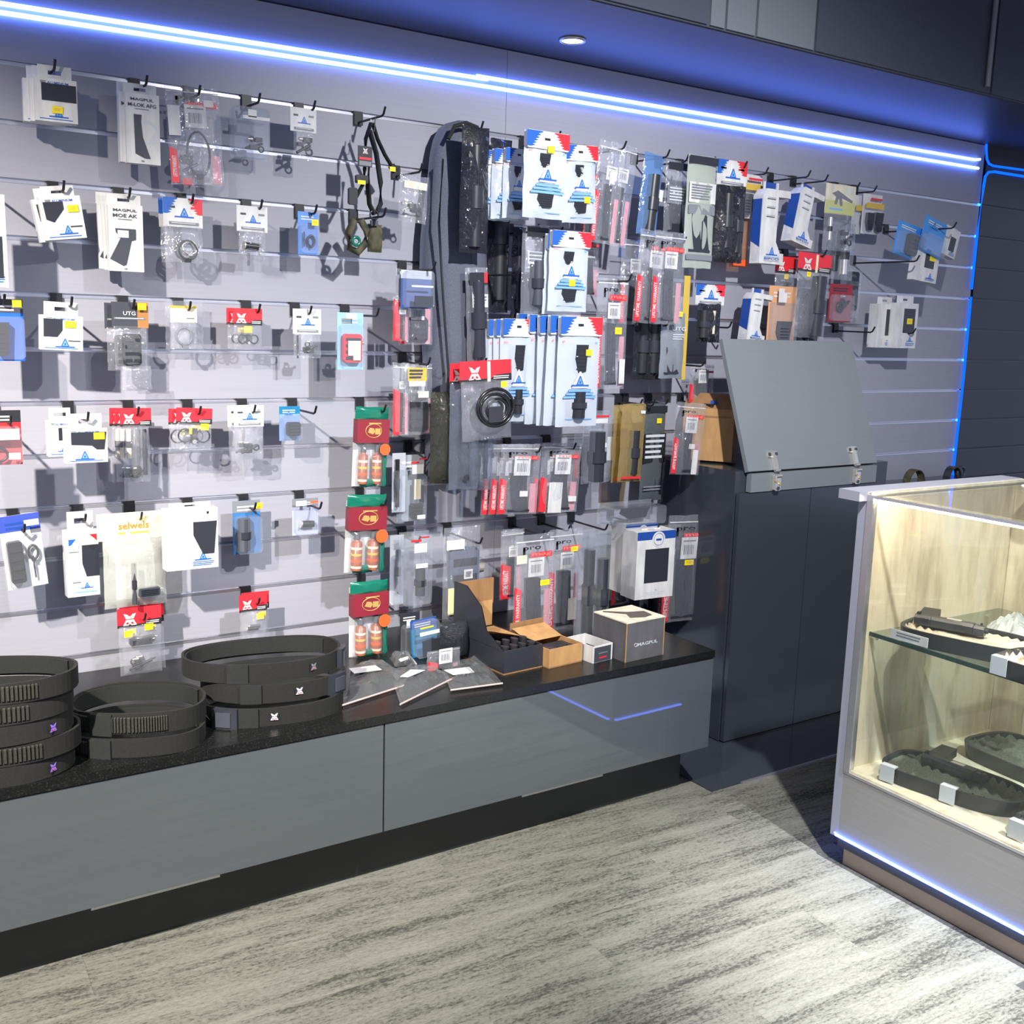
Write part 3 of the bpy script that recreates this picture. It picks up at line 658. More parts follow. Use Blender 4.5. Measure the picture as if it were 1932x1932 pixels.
# ---- top row (groove 1)
h = hook(1, 80, 104, 'white window cartons in the top corner')
it('carton', 66, 123, 145, 230, h, 'white window carton on the top hook nearest the wall end, clear front', n=2, off=(-.010, 0, .020), blabel='white carton stacked behind the first window carton of the top row', tab=.24, window=(-.34, .48, .12, .52), stick=(.02, .72), t=.03, yaw=-4, lx=.05)
h = hook(1, 252, 278, 'slim foregrip box of the top row')
it('picbox', 234, 157, 301, 309, h, 'slim white box printed with a black curved foregrip', n=1, off=(-.012, .003, .02), blabel='white box tucked behind the curved foregrip box', t2='M-LOK AFG', t=.03, sil=[(-.22, .30), (.0, .30), (-.02, .40), (.02, .62), (.22, .92), (.06, .92), (-.2, .86)], yaw=-3)
h = hook(1, 355, 378, 'wide red striped zip bag')
it('zip', 312, 163, 414, 348, h, 'wide clear zip bag with red side stripe and a barcode in the top row', tilt=-3, ins='ring', iw=.5, labels=[(-.38, .36, WHT, .22, .30), (.27, .17, WHT, .18, .07)], st=.62, sw=.14)
it('bag', 322, 250, 385, 352, .07, 'thin clear bag showing a red corner behind the wide zip bag', prints=[(-.2, .1, .85, .98, RED)], ins=[('bits', .1, .6, .6, .4)])
h = hook(1, 463, 491, 'clear clamshell of the top row')
it('blister', 440, 200, 513, 300, h, 'clear clamshell with white band and a small black lever', card=SHELL, t=.03, sh0=.02, ins=[('bits', .1, .7, .6, .3)], labels=[(.1, .22, WHT, .7, .06), (.0, .14, WHT, .22, .14)], ink=SHELL)
h = hook(1, 562, 595, 'small white header packet of the top row')
it('header', 548, 204, 597, 304, h, 'small white header packet with black screws, top row', hh=.45, ins=[('bits', 0, .5, .7, .8)], bw=.75)
h = hook(1, 674, 727, 'folded black sling')
SLING = h
h = hook(2, 745, 797, 'clear bag of buckles')
it('bag', 755, 330, 808, 421, h, 'clear bag of silver and black buckles beside the black soft case', tilt=3, prints=[(-.4, .4, .15, .3, CRM)], ins=[('bits', 0, .72, .8, .4), ('bits', -.2, .68, .5, .3, CHR)])
# ---- groove 3
h = hook(3, -30, 8, 'rounded white card cut by the frame', L=.22)
it('carton', -58, 345, 12, 541, .24, 'tall white rounded card package cut off at the frame edge, second row', tab=.1, window=(-.2, .38, .45, .9), t=.03, style='plain')
h = hook(3, 98, 121, 'tilted white window carton')
it('carton', 70, 350, 149, 451, h, 'tilted white carton with slanted grey window and yellow sticker, second row', n=1, off=(-.014, -.004, .02), blabel='white carton hiding behind the tilted slanted-window carton', tilt=-8, tab=.2, winpoly=[(-.40, .52), (-.22, .60), (.06, .30), (.06, .12), (-.42, .12)][::-1], stick=(.28, .30), bar=1, t=.026)
h = hook(3, 222, 246, 'pistol grip boxes')
it('picbox', 201, 367, 270, 512, h, 'white box printed with a black slanted pistol grip', n=3, off=(-.006, .002, .014), blabel='white pistol grip box stacked behind the printed front one', t2='MOE AK', t=.012, yaw=-3, sil=[(-.26, .36), (.30, .36), (.30, .52), (.18, .54), (.02, .90), (-.06, .92), (-.42, .82), (-.12, .50), (-.24, .42)], wstick=(-.05, .44))
h = hook(3, 340, 365, 'red white and blue ring packets')
it('header', 309, 374, 383, 498, h, 'red, white and blue header packet with a shiny scope ring, second row', n=1, off=(-.008, .0, .02), blabel='blue cornered header packet behind the shiny scope ring packet', style='aerorb', hh=.44, ins=[('ring', .1, .62, .55, .6), ('ring', .15, .55, .45, .4, CHR)])
h = hook(3, 463, 495, 'white header packet with small light')
it('header', 447, 389, 505, 482, h, 'white header packet holding a small chrome-ended light, second row', hh=.52, ins=[('cyl', 0, .6, .55, .4)], bw=.85)
it('bag', 450, 432, 500, 492, .06, 'empty looking clear bag behind the small light packet', ins=[('rod', .3, .5, .1, .6, CHR)])
h = hook(3, 563, 598, 'small blue blister pack')
it('blister', 567, 399, 605, 480, h, 'small blue blister with yellow sticker and black clip, second row', card=mat('mid blue card', (90, 140, 214), .4), ins=[('ring', .1, .68, .4, .3), ('rod', -.25, .65, .06, .35)], stick=[(.22, .25)], t=.02)
h = hook(3, 665, 728, 'camouflage goggle strap')
GOG = h
h = hook(4, 757, 822, 'clear cases on the middle rows')
it('bag', 747, 508, 786, 600, .14, 'clear bag with dark comb behind the two clear square cases', ins=[('mount', -.1, .4, .4, .5)], prints=[(-.4, -.1, .05, .16, WHT)])
it('blister', 765, 510, 823, 582, h, 'clear hinged square case with a blue card insert', card=mat('slate blue card', (60, 90, 150), .4), t=.03, sh0=.02, band=LGR, labels=[(.05, .42, WHT, .7, .05), (.1, .82, DGR, .6, .30)])
it('zip', 741, 560, 772, 644, .16, 'narrow zip bag with red stripe under the clear square case', notext=1, nologo=1, st=.05, sw=.4, ins='rod', iw=.2)
it('zip', 753, 562, 816, 650, .13, 'clear bag with pink lining and red stripe under the square case', nologo=1, st=.05, sw=.17, ins='mount', iw=.6)
# ---- groove 5
h = hook(5, -15, 12, 'blue blister with black grip', L=.2)
it('blister', -22, 564, 50, 682, .2, 'large blue blister with ribbed black grip and yellow sticker at the frame edge', card=mat('bright blue card', (30, 96, 214), .35), t=.035, ins=[('grip', -.15, .65, .45, .55)], stick=[(.28, .07)], band=DGR)
h = hook(5, 105, 136, 'white carton with a dark cut window')
it('carton', 78, 570, 158, 661, h, 'white carton with cut-corner dark window, third row', tab=.28, winpoly=[(-.42, .62), (-.10, .62), (.02, .42), (.02, .10), (-.42, .10)][::-1], stick=(.20, .24), bar=1, t=.03, yaw=-3, tilt=2)
h = hook(5, 230, 254, 'dark header packet with a rail mount')
it('header', 212, 570, 281, 700, h, 'charcoal and bronze header packet with a black rail mount', n=1, off=(-.014, -.004, .02), blabel='packet showing a cream edge behind the charcoal and bronze one', style='utg', hh=.37, bw=.9, ins=[('mount', 0, .50, .50, .72)], stick=[(.30, .06)], puff=.02)
it('bag', 232, 690, 286, 736, .12, 'crumpled empty bag end hanging below the rail mount packet')
h = hook(5, 335, 360, 'cream card packet with ring')
it('header', 322, 577, 372, 660, h, 'cream card packet with a dull grey ring, third row', style='cream', hh=.38, ins=[('ring', 0, .5, .7, .75, GRY)])
it('bag', 312, 568, 384, 660, .05, 'wider hazy clear bag behind the cream card packet')
h = hook(5, 463, 491, 'red header packet with earpieces')
it('header', 440, 582, 495, 661, h, 'small red header packet with black cable bits, third row', n=1, off=(-.012, .0, .02), blabel='red edge of a packet behind the small cable packet', style='red', hh=.40, ins=[('rings2', 0, .55, .7, .5)], stick=[(-.02, .50)])
h = hook(5, 555, 588, 'white header packet with swivel parts')
it('header', 553, 583, 606, 678, h, 'white header packet with black swivel parts, third row', hh=.5, ins=[('bits', .1, .5, .6, .7), ('rod', -.35, .5, .06, .9, DGR)])
h = hook(5, 649, 715, 'red cased blister')
it('blister', 643, 590, 692, 698, .19, 'clear blister with a red case and pale blue header', card=mat('sky card', (150, 196, 230), .4), t=.025, sh0=.2, ins=[('mount', .0, .62, .7, .5, RED)], labels=[(.12, .66, CRM, .28, .34), (-.12, .62, WHT, .2, .26), (-.1, .06, WHT, .4, .09)])
h = hook(6, 757, 812, 'clear packets with a yellow card')
it('bag', 764, 690, 808, 758, h, 'clear bag with a yellow pictured card beside the black soft case', prints=[(-.45, .35, .05, .42, OCH), (-.4, .3, .42, .56, WHT), (.0, .45, .7, .88, CRM)], bars=[(-.4, .2, .1, .38, 3, DGR)])
it('zip', 741, 684, 772, 822, .16, 'narrow zip bag with red stripe behind the yellow card bag', notext=1, nologo=1, st=.35, sw=.4, ins='rod', iw=.2)
it('zip', 755, 686, 815, 820, .13, 'wide zip bag with red stripe behind the yellow card bag', nologo=1, st=.40, sw=.2, ins='mount', iw=.6, labels=[(-.1, .12, WHT, .3, .10)])
# ---- groove 7
h = hook(7, -15, 30, 'red blister at the frame edge', L=.3)
it('blister', -30, 776, 45, 880, .28, 'red blister with black moulded part at the frame edge', card=mat('scarlet card', (222, 40, 48), .4), t=.03, band=PLA, ins=[('ring', -.15, .8, .6, .3)], labels=[(.05, .42, WHT, .7, .2), (.25, .82, WHT, .3, .12)])
h = hook(7, 127, 167, 'pair of white mount cartons')
it('carton', 90, 770, 141, 861, .18, 'white carton with small dark window, partly hidden, fourth row', tab=.26, window=(-.1, .32, .20, .55), t=.03)
it('carton', 123, 781, 203, 873, h, 'white carton with wide black window and yellow sticker, fourth row', tab=.3, winpoly=[(.42, .62), (.24, .62), (.12, .50), (-.36, .46), (-.36, .10), (.48, .10)][::-1], stick=(.30, .22), t=.03, lx=-.05)
h = hook(7, 240, 262, 'red header packet with a long tool')
it('header', 228, 770, 287, 912, h, 'long red header packet with a knife-like black tool', n=2, off=(-.010, -.001, .016), blabel='cream backed packet fanned out behind the long tool packet', style='red', hh=.24, bw=.85, ins=[('rod', .25, .45, .14, .8, PLAM), ('bits', 0, .8, .5, .25), ('rod', -.25, .3, .16, .5, CRM)], puff=.02, stick=[])
h = hook(7, 352, 379, 'pair of red header clamp packets')
it('header', 334, 770, 402, 852, h, 'red header packet with two thin black clamp rings', n=1, off=(-.018, -.003, .015), blabel='red header packet peeking out behind the clamp ring packet', style='red', hh=.36, ins=[('rings2', 0, .42, .9, .7)], stick=[(-.04, .52), (.28, .42)], tilt=3)
h = hook(7, 455, 482, 'white header packet with crumpled film')
it('header', 442, 765, 498, 870, h, 'white header packet with crumpled film and bolts, fourth row', n=1, off=(-.014, .0, .018), blabel='cream card peeking behind the crumpled film packet', hh=.38, ins=[('bits', 0, .6, .7, .5)], puff=.022)
h = hook(7, 550, 597, 'small blue blister of the fourth row')
it('blister', 534, 768, 573, 833, .12, 'small pale blue blister with black rail clamp, fourth row', card=mat('pale steel card', (120, 150, 196), .4), band=TEAL, t=.03, ins=[('mount', .1, .65, .6, .4)], logo=1)
for k, root, tip, bb, lab in ((7, 677, 728, (671, 768, 733, 918), 'uppermost'), (9, 677, 730, (656, 933, 729, 1080), 'middle'), (11, 680, 725, (661, 1096, 731, 1238), 'lowest')):
    hook(k, root, tip, lab+' green and maroon cleaning pack')
    it('kit', *bb, .16, f'green and maroon cleaning pack with little bottles, {lab} of the three', tilt=2 if k < 11 else 0)
h = hook(8, 768, 800, 'clear blister with a folded paper')
it('blister', 745, 856, 770, 968, .10, 'slim blue edged blister behind the folded paper blister', card=LGR, t=.02, ins=[('rod', -.2, .5, .3, .8)])
it('blister', 757, 860, 808, 986, h, 'clear blister with a curled white paper taped on, near the soft case', card=mat('mist card', (150, 156, 166), .4), t=.03, ins=[('mount', .15, .84, .42, .22, PLAM)], labels=[(.1, .20, WHT, .42, .14), (.1, .50, CRM, .24, .30), (.3, .05, RED, .3, .02), (.0, .1, RED, .3, .03), (.25, .92, WHT, .3, .06)])
# ---- groove 9
h = hook(9, 22, 47, 'tilted box with hex keys')
it('blister', 2, 974, 80, 1114, h, 'tilted carton with window, black rail and a bent hex key', card=WHT, t=.028, band=mat('night blue card', (60, 80, 170), .3), ins=[('mount', -.22, .62, .36, .56), ('ring', .22, .52, .28, .22), ('rod', .2, .72, .04, .3)], labels=[(.25, .10, WHT, .36, .08)], tilt=-5, ink=DBL)
h = hook(9, 145, 162, 'tall white carton with red and blue corners')
it('carton', 125, 966, 187, 1125, h, 'tall white carton with red and blue corners and black side window', tab=.22, style='tall', t=.04, winpoly=[(.10, .70), (.50, .70), (.50, .22), (-.02, .22), (-.02, .50)][::-1], yaw=2, wstick=(-.28, .26))
h = hook(9, 243, 268, 'large crumpled header bag')
it('header', 186, 966, 322, 1146, h, 'large crumpled clear bag with cream stapled header and orange lettering', style='selwels', hh=.28, puff=.035, film=film('bright crinkled film', (.93, .95, .93), .26, .08, 1.0, 30, (.9, .92, .86)), iy=.8, ins=[('rod', -.05, .62, .07, .6, DGR), ('mount', .15, .75, .3, .12, DGR)], taper=.02, bw=.85)
h = hook(9, 352, 392, 'white and blue grip carton')
it('carton', 314, 950, 412, 1074, .20, 'wide white carton with dark grip window and blue top', tab=.08, tabw=.8, style='plain', t=.045, winpoly=[(.42, .76), (.20, .76), (.02, .44), (.02, .22), (.48, .22)][::-1], cream=0)
h = hook(9, 458, 483, 'blue card blister with a cylinder')
it('blister', 446, 947, 498, 1048, h, 'blue card blister with a dark cylinder and yellow sticker, fifth row', card=mat('ocean card', (50, 110, 168), .4), t=.03, ins=[('rod', -.15, .62, .42, .6, DGR)], stick=[(.32, .08)], band=GRY)
h = hook(9, 563, 607, 'grey card pack with a torch')
it('blister', 556, 942, 605, 1011, .12, 'grey card pack with a small stubby torch, fifth row', card=mat('silver card', (176, 182, 204), .35), t=.02, ins=[('cyl', .1, .68, .6, .22)], band=GRY, labels=[(-.25, .10, WHT, .4, .14), (.25, .08, ORG, .3, .05)])
h = hook(10, 757, 793, 'clear torch blister')
it('blister', 742, 1012, 768, 1144, .09, 'slim clear blister behind the torch blister', card=LGR, t=.025, ins=[('rod', 0, .5, .3, .6, GRY)])
it('blister', 762, 1006, 818, 1146, .14, 'clear blister with a grey torch and printed label above the small cases', card=SHELL, t=.035, sh0=.03, ins=[('rod', .15, .68, .3, .36, DGR)], labels=[(.05, .20, WHT, .42, .12), (.1, .44, WHT, .4, .06), (.2, .06, RED, .28, .02), (-.1, .10, RED, .35, .03)], ink=SHELL)
h = hook(10, 842, 910, 'zip bag of grey plates')
it('bag', 836, 994, 905, 1172, .19, 'heavy clear zip bag with a slate grey pad', puff=.02, ins=[('mount', .05, .60, .78, .76, mat('slate pad', (86, 94, 114), .5))], prints=[(-.48, .0, .12, .22, WHT), (.0, .24, .44, .54, WHT), (-.42, -.18, .62, .90, mat('pale lemon paper', (222, 214, 160), .6))], bars=[(.04, .2, .46, .52, 4, GRY)])
# ---- groove 11
h = hook(11, 250, 275, 'red header bags of the lowest row')
it('header', 223, 1145, 306, 1273, .12, 'lowest red header packet with sight parts above the belts', n=1, off=(.010, .002, .012), blabel='clear packet behind the lowest red header packet', style='red', hh=.28, ins=[('bits', 0, .75, .7, .35), ('mount', .0, .30, .5, .12)], stick=[(-.28, .36), (.18, .29)], puff=.02)
h = hook(11, 463, 490, 'red header packet with a small pin')
it('header', 452, 1121, 504, 1216, h, 'red header packet with one small metal pin, lowest row', n=1, off=(.012, .003, .012), blabel='red card poking out behind the small pin packet', style='red', hh=.34, ins=[('cyl', 0, .5, .5, .14)], stick=[(.22, .44)])
# ---- middle: g1 from the soft case on
h = hook(1, 852, 912, 'black soft case and a dark bag')
CASE = h
it('bag', 870, 238, 920, 478, .20, 'long crinkled dark wrapped bag hanging in front of the soft case', film=DARKF, puff=.025, ins=[('rod', 0, .55, .5, .8)], taper=.1)
it('bag', 922, 262, 962, 590, .05, 'long black wrapped item in the shadow next to the white pouches', film=DARKF, ins=[('rod', 0, .5, .7, .85)], puff=.02)
h = hook(4, 905, 982, 'slim black labelled bag')
it('bag', 876, 505, 918, 682, .17, 'slim black bag with white label hanging over the soft case', tilt=-3, ins=[('rod', 0, .55, .6, .8, PLAM)], prints=[(-.4, .4, .05, .18, PLA), (.25, .4, .05, .16, RED), (-.3, .4, .28, .42, LGR)], bars=[(-.25, .35, .3, .4, 3, GRY)])
h = hook(1, 985, 1058, 'front row of white pouches')
it('pouch', 949, 282, 1000, 413, .20, 'white pouch with red and blue top at the back of the upper cluster', n=2, off=(-.03, -.004, .02), blabel='white pouch half hidden at the back of the upper cluster')
it('pouch', 988, 250, 1068, 413, .31, 'large front white pouch with blue triangle and yellow sticker, upper cluster', stick=[(.05, .20)])
h = hook(1, 1030, 1074, 'second white pouch')
it('pouch', 1058, 275, 1121, 421, .22, 'creased white pouch behind the large front pouch, sticker near its foot', stick=[(.15, .70)], tilt=-3)
it('zip', 1098, 300, 1126, 470, .09, 'red striped bag hanging in the shadow behind the white pouches', ins='mag', seed=4)
h = hook(3, 960, 1017, 'black and clear striped bag')
it('bag', 984, 424, 1034, 592, .22, 'clear and black striped bag with bright wrinkles below the upper pouches', film=FILM, ins=[('rod', .1, .65, .5, .5, DGR)], prints=[(-.4, .4, .03, .14, PLA), (-.35, .45, .30, .44, LGR)], bars=[(-.3, .4, .31, .43, 3, GRY)])
it('bag', 965, 428, 990, 600, .10, 'narrow dark bag squeezed behind the striped bag', film=DARKF, ins=[('rod', 0, .5, .6, .8)])
h = hook(3, 1010, 1062, 'middle white pouch')
it('pouch', 1036, 437, 1109, 588, .27, 'middle white pouch with a yellow sticker above its foot', n=1, off=(-.004, -.012, .02), blabel='white pouch showing below the middle pouch', stick=[(.02, .64)])
it('zip', 1092, 440, 1130, 560, .10, 'zip bag with dark red stripe behind the middle pouch', notext=1, seed=9)
h = hook(5, 905, 968, 'lower row of tall white pouches')
it('pouch', 943, 602, 1005, 795, .20, 'tall white pouch with black grip between soft case and tall pouch row', n=2, off=(-.018, -.002, .016), blabel='tall white pouch fanned behind the one beside the soft case', tall=1)
h = hook(5, 1030, 1097, 'packed row of tall white pouches')
it('pouch', 1052, 598, 1128, 804, .30, 'foremost tall white pouch with blue lit grip and yellow sticker', n=4, off=(-.022, .001, .030), blabel='tall white pouch filed edge-on behind the foremost tall pouch', tall=1, stick=[(.18, .32)], yaw=-2)
# ---- zip bags of the middle
h = hook(1, 1105, 1182, 'pair of upper zip bags')
it('zip', 1128, 268, 1178, 462, .21, 'upper zip bag with pink-red stripe next to the white pouches', tilt=5, labels=[(.05, .35, WHT, .2, .12)], nologo=1, seed=2, iw=.3)
it('zip', 1150, 272, 1200, 466, .17, 'upper zip bag with blue lit magazine leaning behind its pair', tilt=6, nologo=1, notext=1, seed=5, sw=.08, iw=.45)
h = hook(1, 1195, 1264, 'blue tinted bag')
it('bag', 1213, 290, 1250, 446, .17, 'blue tinted narrow bag leaning between zip bags and labelled sleeves', film=BLUF, tilt=5, ins=[('rod', .1, .6, .5, .7)], prints=[(.35, .55, .42, .56, WHT)])
h = hook(1, 1240, 1300, 'grey labelled sleeve')
it('bag', 1254, 302, 1294, 440, .14, 'grey sleeve with dark top band behind the larger sleeve', film=FILM, prints=[(-.48, .48, .04, .14, PLAM), (-.48, .48, .36, .60, GRY)], bars=[(-.4, .4, .38, .58, 5, LGR)], ins=[('mag', .1, .78, .7, .4, PLAM)])
h = hook(1, 1282, 1350, 'olive grey labelled sleeve')
it('bag', 1293, 293, 1347, 506, .20, 'tall olive grey sleeve with white instructions and dark top band', puff=.012, film=film('olive sleeve film', (.75, .8, .7), .55, .15, .4, hcol=(.55, .6, .55)), prints=[(-.5, .5, .01, .08, PLAM), (-.46, .46, .24, .42, WHT), (-.46, .46, .44, .52, GRY), (-.46, .46, .88, .93, GRY)], bars=[(-.4, .35, .26, .40, 6, GRY)], ins=[('mag', .05, .68, .75, .34, PLAM)])
h = hook(1, 1338, 1410, 'red, white and blue header with black bag')
it('header', 1349, 302, 1405, 498, .19, 'red, white and blue header packet with a long crinkled black bundle', style='aerorb', hh=.25, film=DARKF, ins=[('rod', -.15, .45, .3, .7), ('rod', .2, .5, .3, .7)], puff=.03, bw=1.0)
it('bag', 1378, 400, 1412, 505, .08, 'amber edged bag behind the long black bundle', film=ORGF, prints=[(-.4, .4, .86, .97, ORG)])
h = hook(1, 1395, 1450, 'double grip card')
it('blister', 1400, 328, 1443, 412, .13, 'white and ochre carded blister with two dark grips', card=WHT, t=.02, band=WHT, labels=[(0, .30, OCH, .98, .14), (.05, .12, RED, .6, .05)], ins=[('grip', -.22, .70, .40, .5, PLAM), ('grip', .25, .70, .45, .5, PLAM)])
h = hook(1, 1452, 1530, 'taller bipod carton')
it('lbox', 1424, 345, 1484, 498, .19, 'taller white and blue bipod carton hanging in front', t=.05, yaw=3)
h = hook(1, 1495, 1563, 'leaning bipod carton')
it('lbox', 1500, 348, 1552, 464, .17, 'shorter white and blue bipod carton, leaning', t=.055, tilt=12, yaw=3)
h = hook(1, 1575, 1623, 'olive card with a drawing')
it('header', 1555, 348, 1611, 476, .14, 'olive tinted card with a dark drawing over a bag of parts', style='olive', hh=.44, ins=[('rod', -.3, .4, .1, .6, CHR), ('bits', .3, .6, .4, .6)], bw=1)
h = hook(1, 1612, 1655, 'pair of grip cards')
it('blister', 1613, 368, 1640, 442, .08, 'small carded grip set behind its front twin, near the far end', card=WHT, t=.015, labels=[(0, .34, OCH, .95, .14)], ins=[('grip', .2, .7, .5, .4)])
it('blister', 1632, 366, 1668, 442, .10, 'small carded grip set with ochre band, front one near the far end', card=WHT, t=.015, labels=[(0, .30, OCH, .95, .14), (.05, .13, RED, .6, .05)], ins=[('grip', -.2, .70, .4, .45), ('grip', .25, .70, .5, .5)])
h = hook(3, 1222, 1295, 'bundle of red striped zip bags')
it('zip', 1232, 437, 1291, 612, .22, 'foremost zip bag of the red striped bundle, bright highlights', n=1, off=(-.05, .0, .02), blabel='zip bag with red stripe behind the foremost of its bundle', tilt=1, seed=3, iw=.4)
it('zip', 1170, 452, 1218, 612, .12, 'zip bag with red stripe at the rear of the red striped bundle', seed=6, nologo=1)
it('bag', 1284, 520, 1297, 716, .15, 'thin wooden coloured strip in a sleeve hanging by the dark bags', film=SHELL, puff=.004, prints=[(-.45, .45, .0, 1, OCH)])
h = hook(4, 1105, 1192, 'single zip bag with yellow sticker')
it('zip', 1124, 520, 1182, 734, .19, 'zip bag with white barcode, red stripe and yellow sticker beside tall pouches', labels=[(.18, .48, YEL, .22, .06), (.35, .84, WHT, .18, .22)], seed=8, iw=.35)
h = hook(5, 1200, 1264, 'dark bags in the shadow')
it('bag', 1195, 588, 1248, 716, .12, 'wide black wrapped bag below the red striped bundle', film=DARKF, ins=[('rod', -.2, .5, .35, .8), ('rod', .2, .5, .35, .8)])
it('bag', 1246, 590, 1290, 714, .16, 'grey bag with white lettering and yellow sticker below the striped bundle', film=film('grey sleeve film', (.6, .65, .7), .45, .15, .3, hcol=(.42, .46, .52)), texts=[('UTG', .15, .24, .6, .06, LGR)], bars=[(-.1, .4, .32, .42, 3, LGR)], stick=[(.15, .02)], ins=[('mag', 0, .72, .6, .4, PLAM)])
h = hook(5, 1325, 1381, 'small header packet with a black pouch')
it('header', 1311, 537, 1365, 648, .15, 'small red, white and blue header packet with a crinkled dark pouch', style='aerorb', hh=.34, film=DARKF, ins=[('rod', -.2, .5, .3, .7), ('rod', .12, .45, .14, .6, CRM)], bw=.8)
h = hook(3, 1480, 1560, 'pair of red header bags near the flap')
it('header', 1502, 478, 1565, 640, .20, 'red header packet with yellow sticker and long dark wrapped tube above the flap', style='red', hh=.22, ins=[('rod', .15, .5, .3, .9, PLAM)], stick=[(-.22, .25)], puff=.02, tape=1, tilt=2)
it('header', 1462, 484, 1500, 560, .14, 'red header packet half hidden behind its twin above the flap', style='red', hh=.42, ins=[('bits', 0, .5, .7, .6)], stick=[(.0, .5)])
h = hook(2, 1560, 1604, 'dark bagged fittings')
it('bag', 1560, 420, 1612, 528, .10, 'clear bag of dark fittings with blue glints under the olive card', ins=[('rod', -.2, .5, .2, .7), ('rod', .15, .55, .2, .7, CHR), ('bits', .2, .3, .5, .4)])
it('bag', 1590, 508, 1624, 600, .06, 'flat black comb shaped part behind the red blister', film=SHELL, ins=[('mount', 0, .45, .5, .8)])
h = hook(5, 1575, 1651, 'red blister near the flap')
it('blister', 1571, 536, 1614, 608, .14, 'dark red blister with black fitting above the flap', card=mat('dark red card', (140, 30, 44), .4), t=.02, ins=[('bits', .1, .5, .6, .6)], ink=PLA)
h = hook(5, 1412, 1462, 'small leaning bipod carton')
it('lbox', 1410, 546, 1452, 645, .16, 'small grey-blue bipod carton partly behind the open flap', t=.05, tilt=6)
h = hook(5, 1462, 1525, 'tan card pack')
it('blister', 1456, 540, 1508, 650, .17, 'tan card pack with slate grip partly behind the open flap', card=TAN, t=.02, ins=[('grip', .0, .8, .55, .4, PLAM)], labels=[(-.15, .20, WHT, .3, .16), (-.2, .08, WHT, .2, .08)])
it('bag', 1506, 545, 1546, 650, .12, 'dark wrapped tube bag partly behind the open flap', film=DARKF, ins=[('rod', 0, .5, .5, .8)])
h = hook(2, 1670, 1805, 'blue and white boxed sights')
it('carton', 1786, 428, 1812, 486, .27, 'narrow white carton end beside the azure sleeve near the vertical light', style='plain', tab=.06, t=.03, tilt=14, window=(-.1, .3, .3, .8))
it('blister', 1704, 422, 1750, 486, .28, 'blue blister with black part beside the angled blue and white carton', card=mat('azure card', (60, 140, 214), .4), t=.03, ins=[('mount', .1, .6, .4, .6)], tilt=10)
it('blister', 1755, 414, 1798, 482, .31, 'azure sleeve with triangle emblem over the angled carton', card=mat('azure card', (60, 140, 214), .4), t=.03, logo=1, tilt=14, sh0=.5)
h = hook(3, 1608, 1735, 'small white window carton on a long rod')
it('carton', 1728, 470, 1772, 532, .27, 'small white window carton below the azure sleeve', style='plain', tab=.05, t=.03, winpoly=[(.3, .55), (-.1, .55), (-.1, .1), (.3, .1)][::-1], tilt=5, stick=(.2, .2))
h = hook(5, 1655, 1728, 'pair of tall white window cartons')
it('carton', 1656, 560, 1690, 656, .13, 'white window carton of the far pair, the one tucked behind', style='plain', tab=.14, t=.05, window=(-.05, .25, .12, .72))
it('carton', 1692, 558, 1731, 657, .17, 'white window carton of the far pair, the front one with yellow sticker', style='plain', tab=.14, t=.05, window=(-.18, .36, .12, .66), stick=(.1, .40))
# ---- lower right of the centre
h = hook(6, 1262, 1330, 'zip bag behind the cardboard box')
it('zip', 1300, 688, 1346, 760, .10, 'zip bag with dark red print behind the cardboard box', notext=1, seed=1)
h = hook(7, 1165, 1162, 'blue lit blister', L=.15)
it('blister', 1108, 776, 1156, 914, .18, 'clear blister with a long black bar lit blue, beside tall pouches', card=SHELL, t=.03, sh0=.03, ins=[('rod', .0, .62, .5, .68, PLAM)], labels=[(.0, .13, WHT, .5, .06), (.05, .07, RED, .5, .03), (.1, .46, WHT, .3, .06)], ink=SHELL)
it('bag', 1138, 790, 1166, 900, .09, 'pale pink lined bag behind the blue lit blister', film=FILM, prints=[(-.4, .4, .3, .7, WHT)])
h = hook(7, 1178, 1236, 'golden foil packs')
it('bag', 1156, 764, 1190, 910, .12, 'golden foil pack tucked behind its front twin', film=GOLDF, ins=[('rod', .1, .6, .3, .6)], prints=[(-.4, .4, .93, .96, RED)])
it('bag', 1172, 762, 1216, 908, .17, 'front golden foil pack with a black baton shape', film=GOLDF, ins=[('rod', .1, .62, .36, .56)], prints=[(-.4, .4, .93, .96, RED), (.2, .4, .08, .12, WHT)], tilt=2)
h = hook(7, 1222, 1262, 'black sleeve with pale stripes')
it('bag', 1210, 762, 1252, 944, .12, 'tall black sleeve with pale print and yellow sticker beside the black cabinet', film=film('charcoal sleeve film', (.4, .44, .46), .6, .15, .3, hcol=(.12, .14, .15)), prints=[(-.48, .48, .02, .09, PLA), (-.48, .48, .30, .60, PLA)], bars=[(-.44, .44, .31, .58, 5, LGR), (-.44, .44, .84, .90, 2, GRY)], stick=[(.1, .17)], ins=[('mag', .1, .74, .7, .3, PLAM)])
h = hook(7, 1282, 1352, 'zip bag in front of the cardboard box')
it('zip', 1274, 760, 1329, 895, .24, 'zip bag with red stripe hanging before the cardboard box', tilt=4, labels=[(.1, .60, WHT, .2, .07), (.25, .82, WHT, .18, .34)], seed=12, iw=.3)
h = hook(8, 955, 1021, 'nearer pair of lower zip bags')
it('zip', 945, 838, 1020, 970, .19, 'lower zip bag with red stripe and two stickers, near the tape bags', n=2, off=(-.022, -.002, .022), blabel='zip bag with red stripe fanned behind the lower two-sticker one', tilt=3, seed=14, labels=[(.1, .70, WHT, .2, .08)])
h = hook(8, 1030, 1087, 'second lower zip bag')
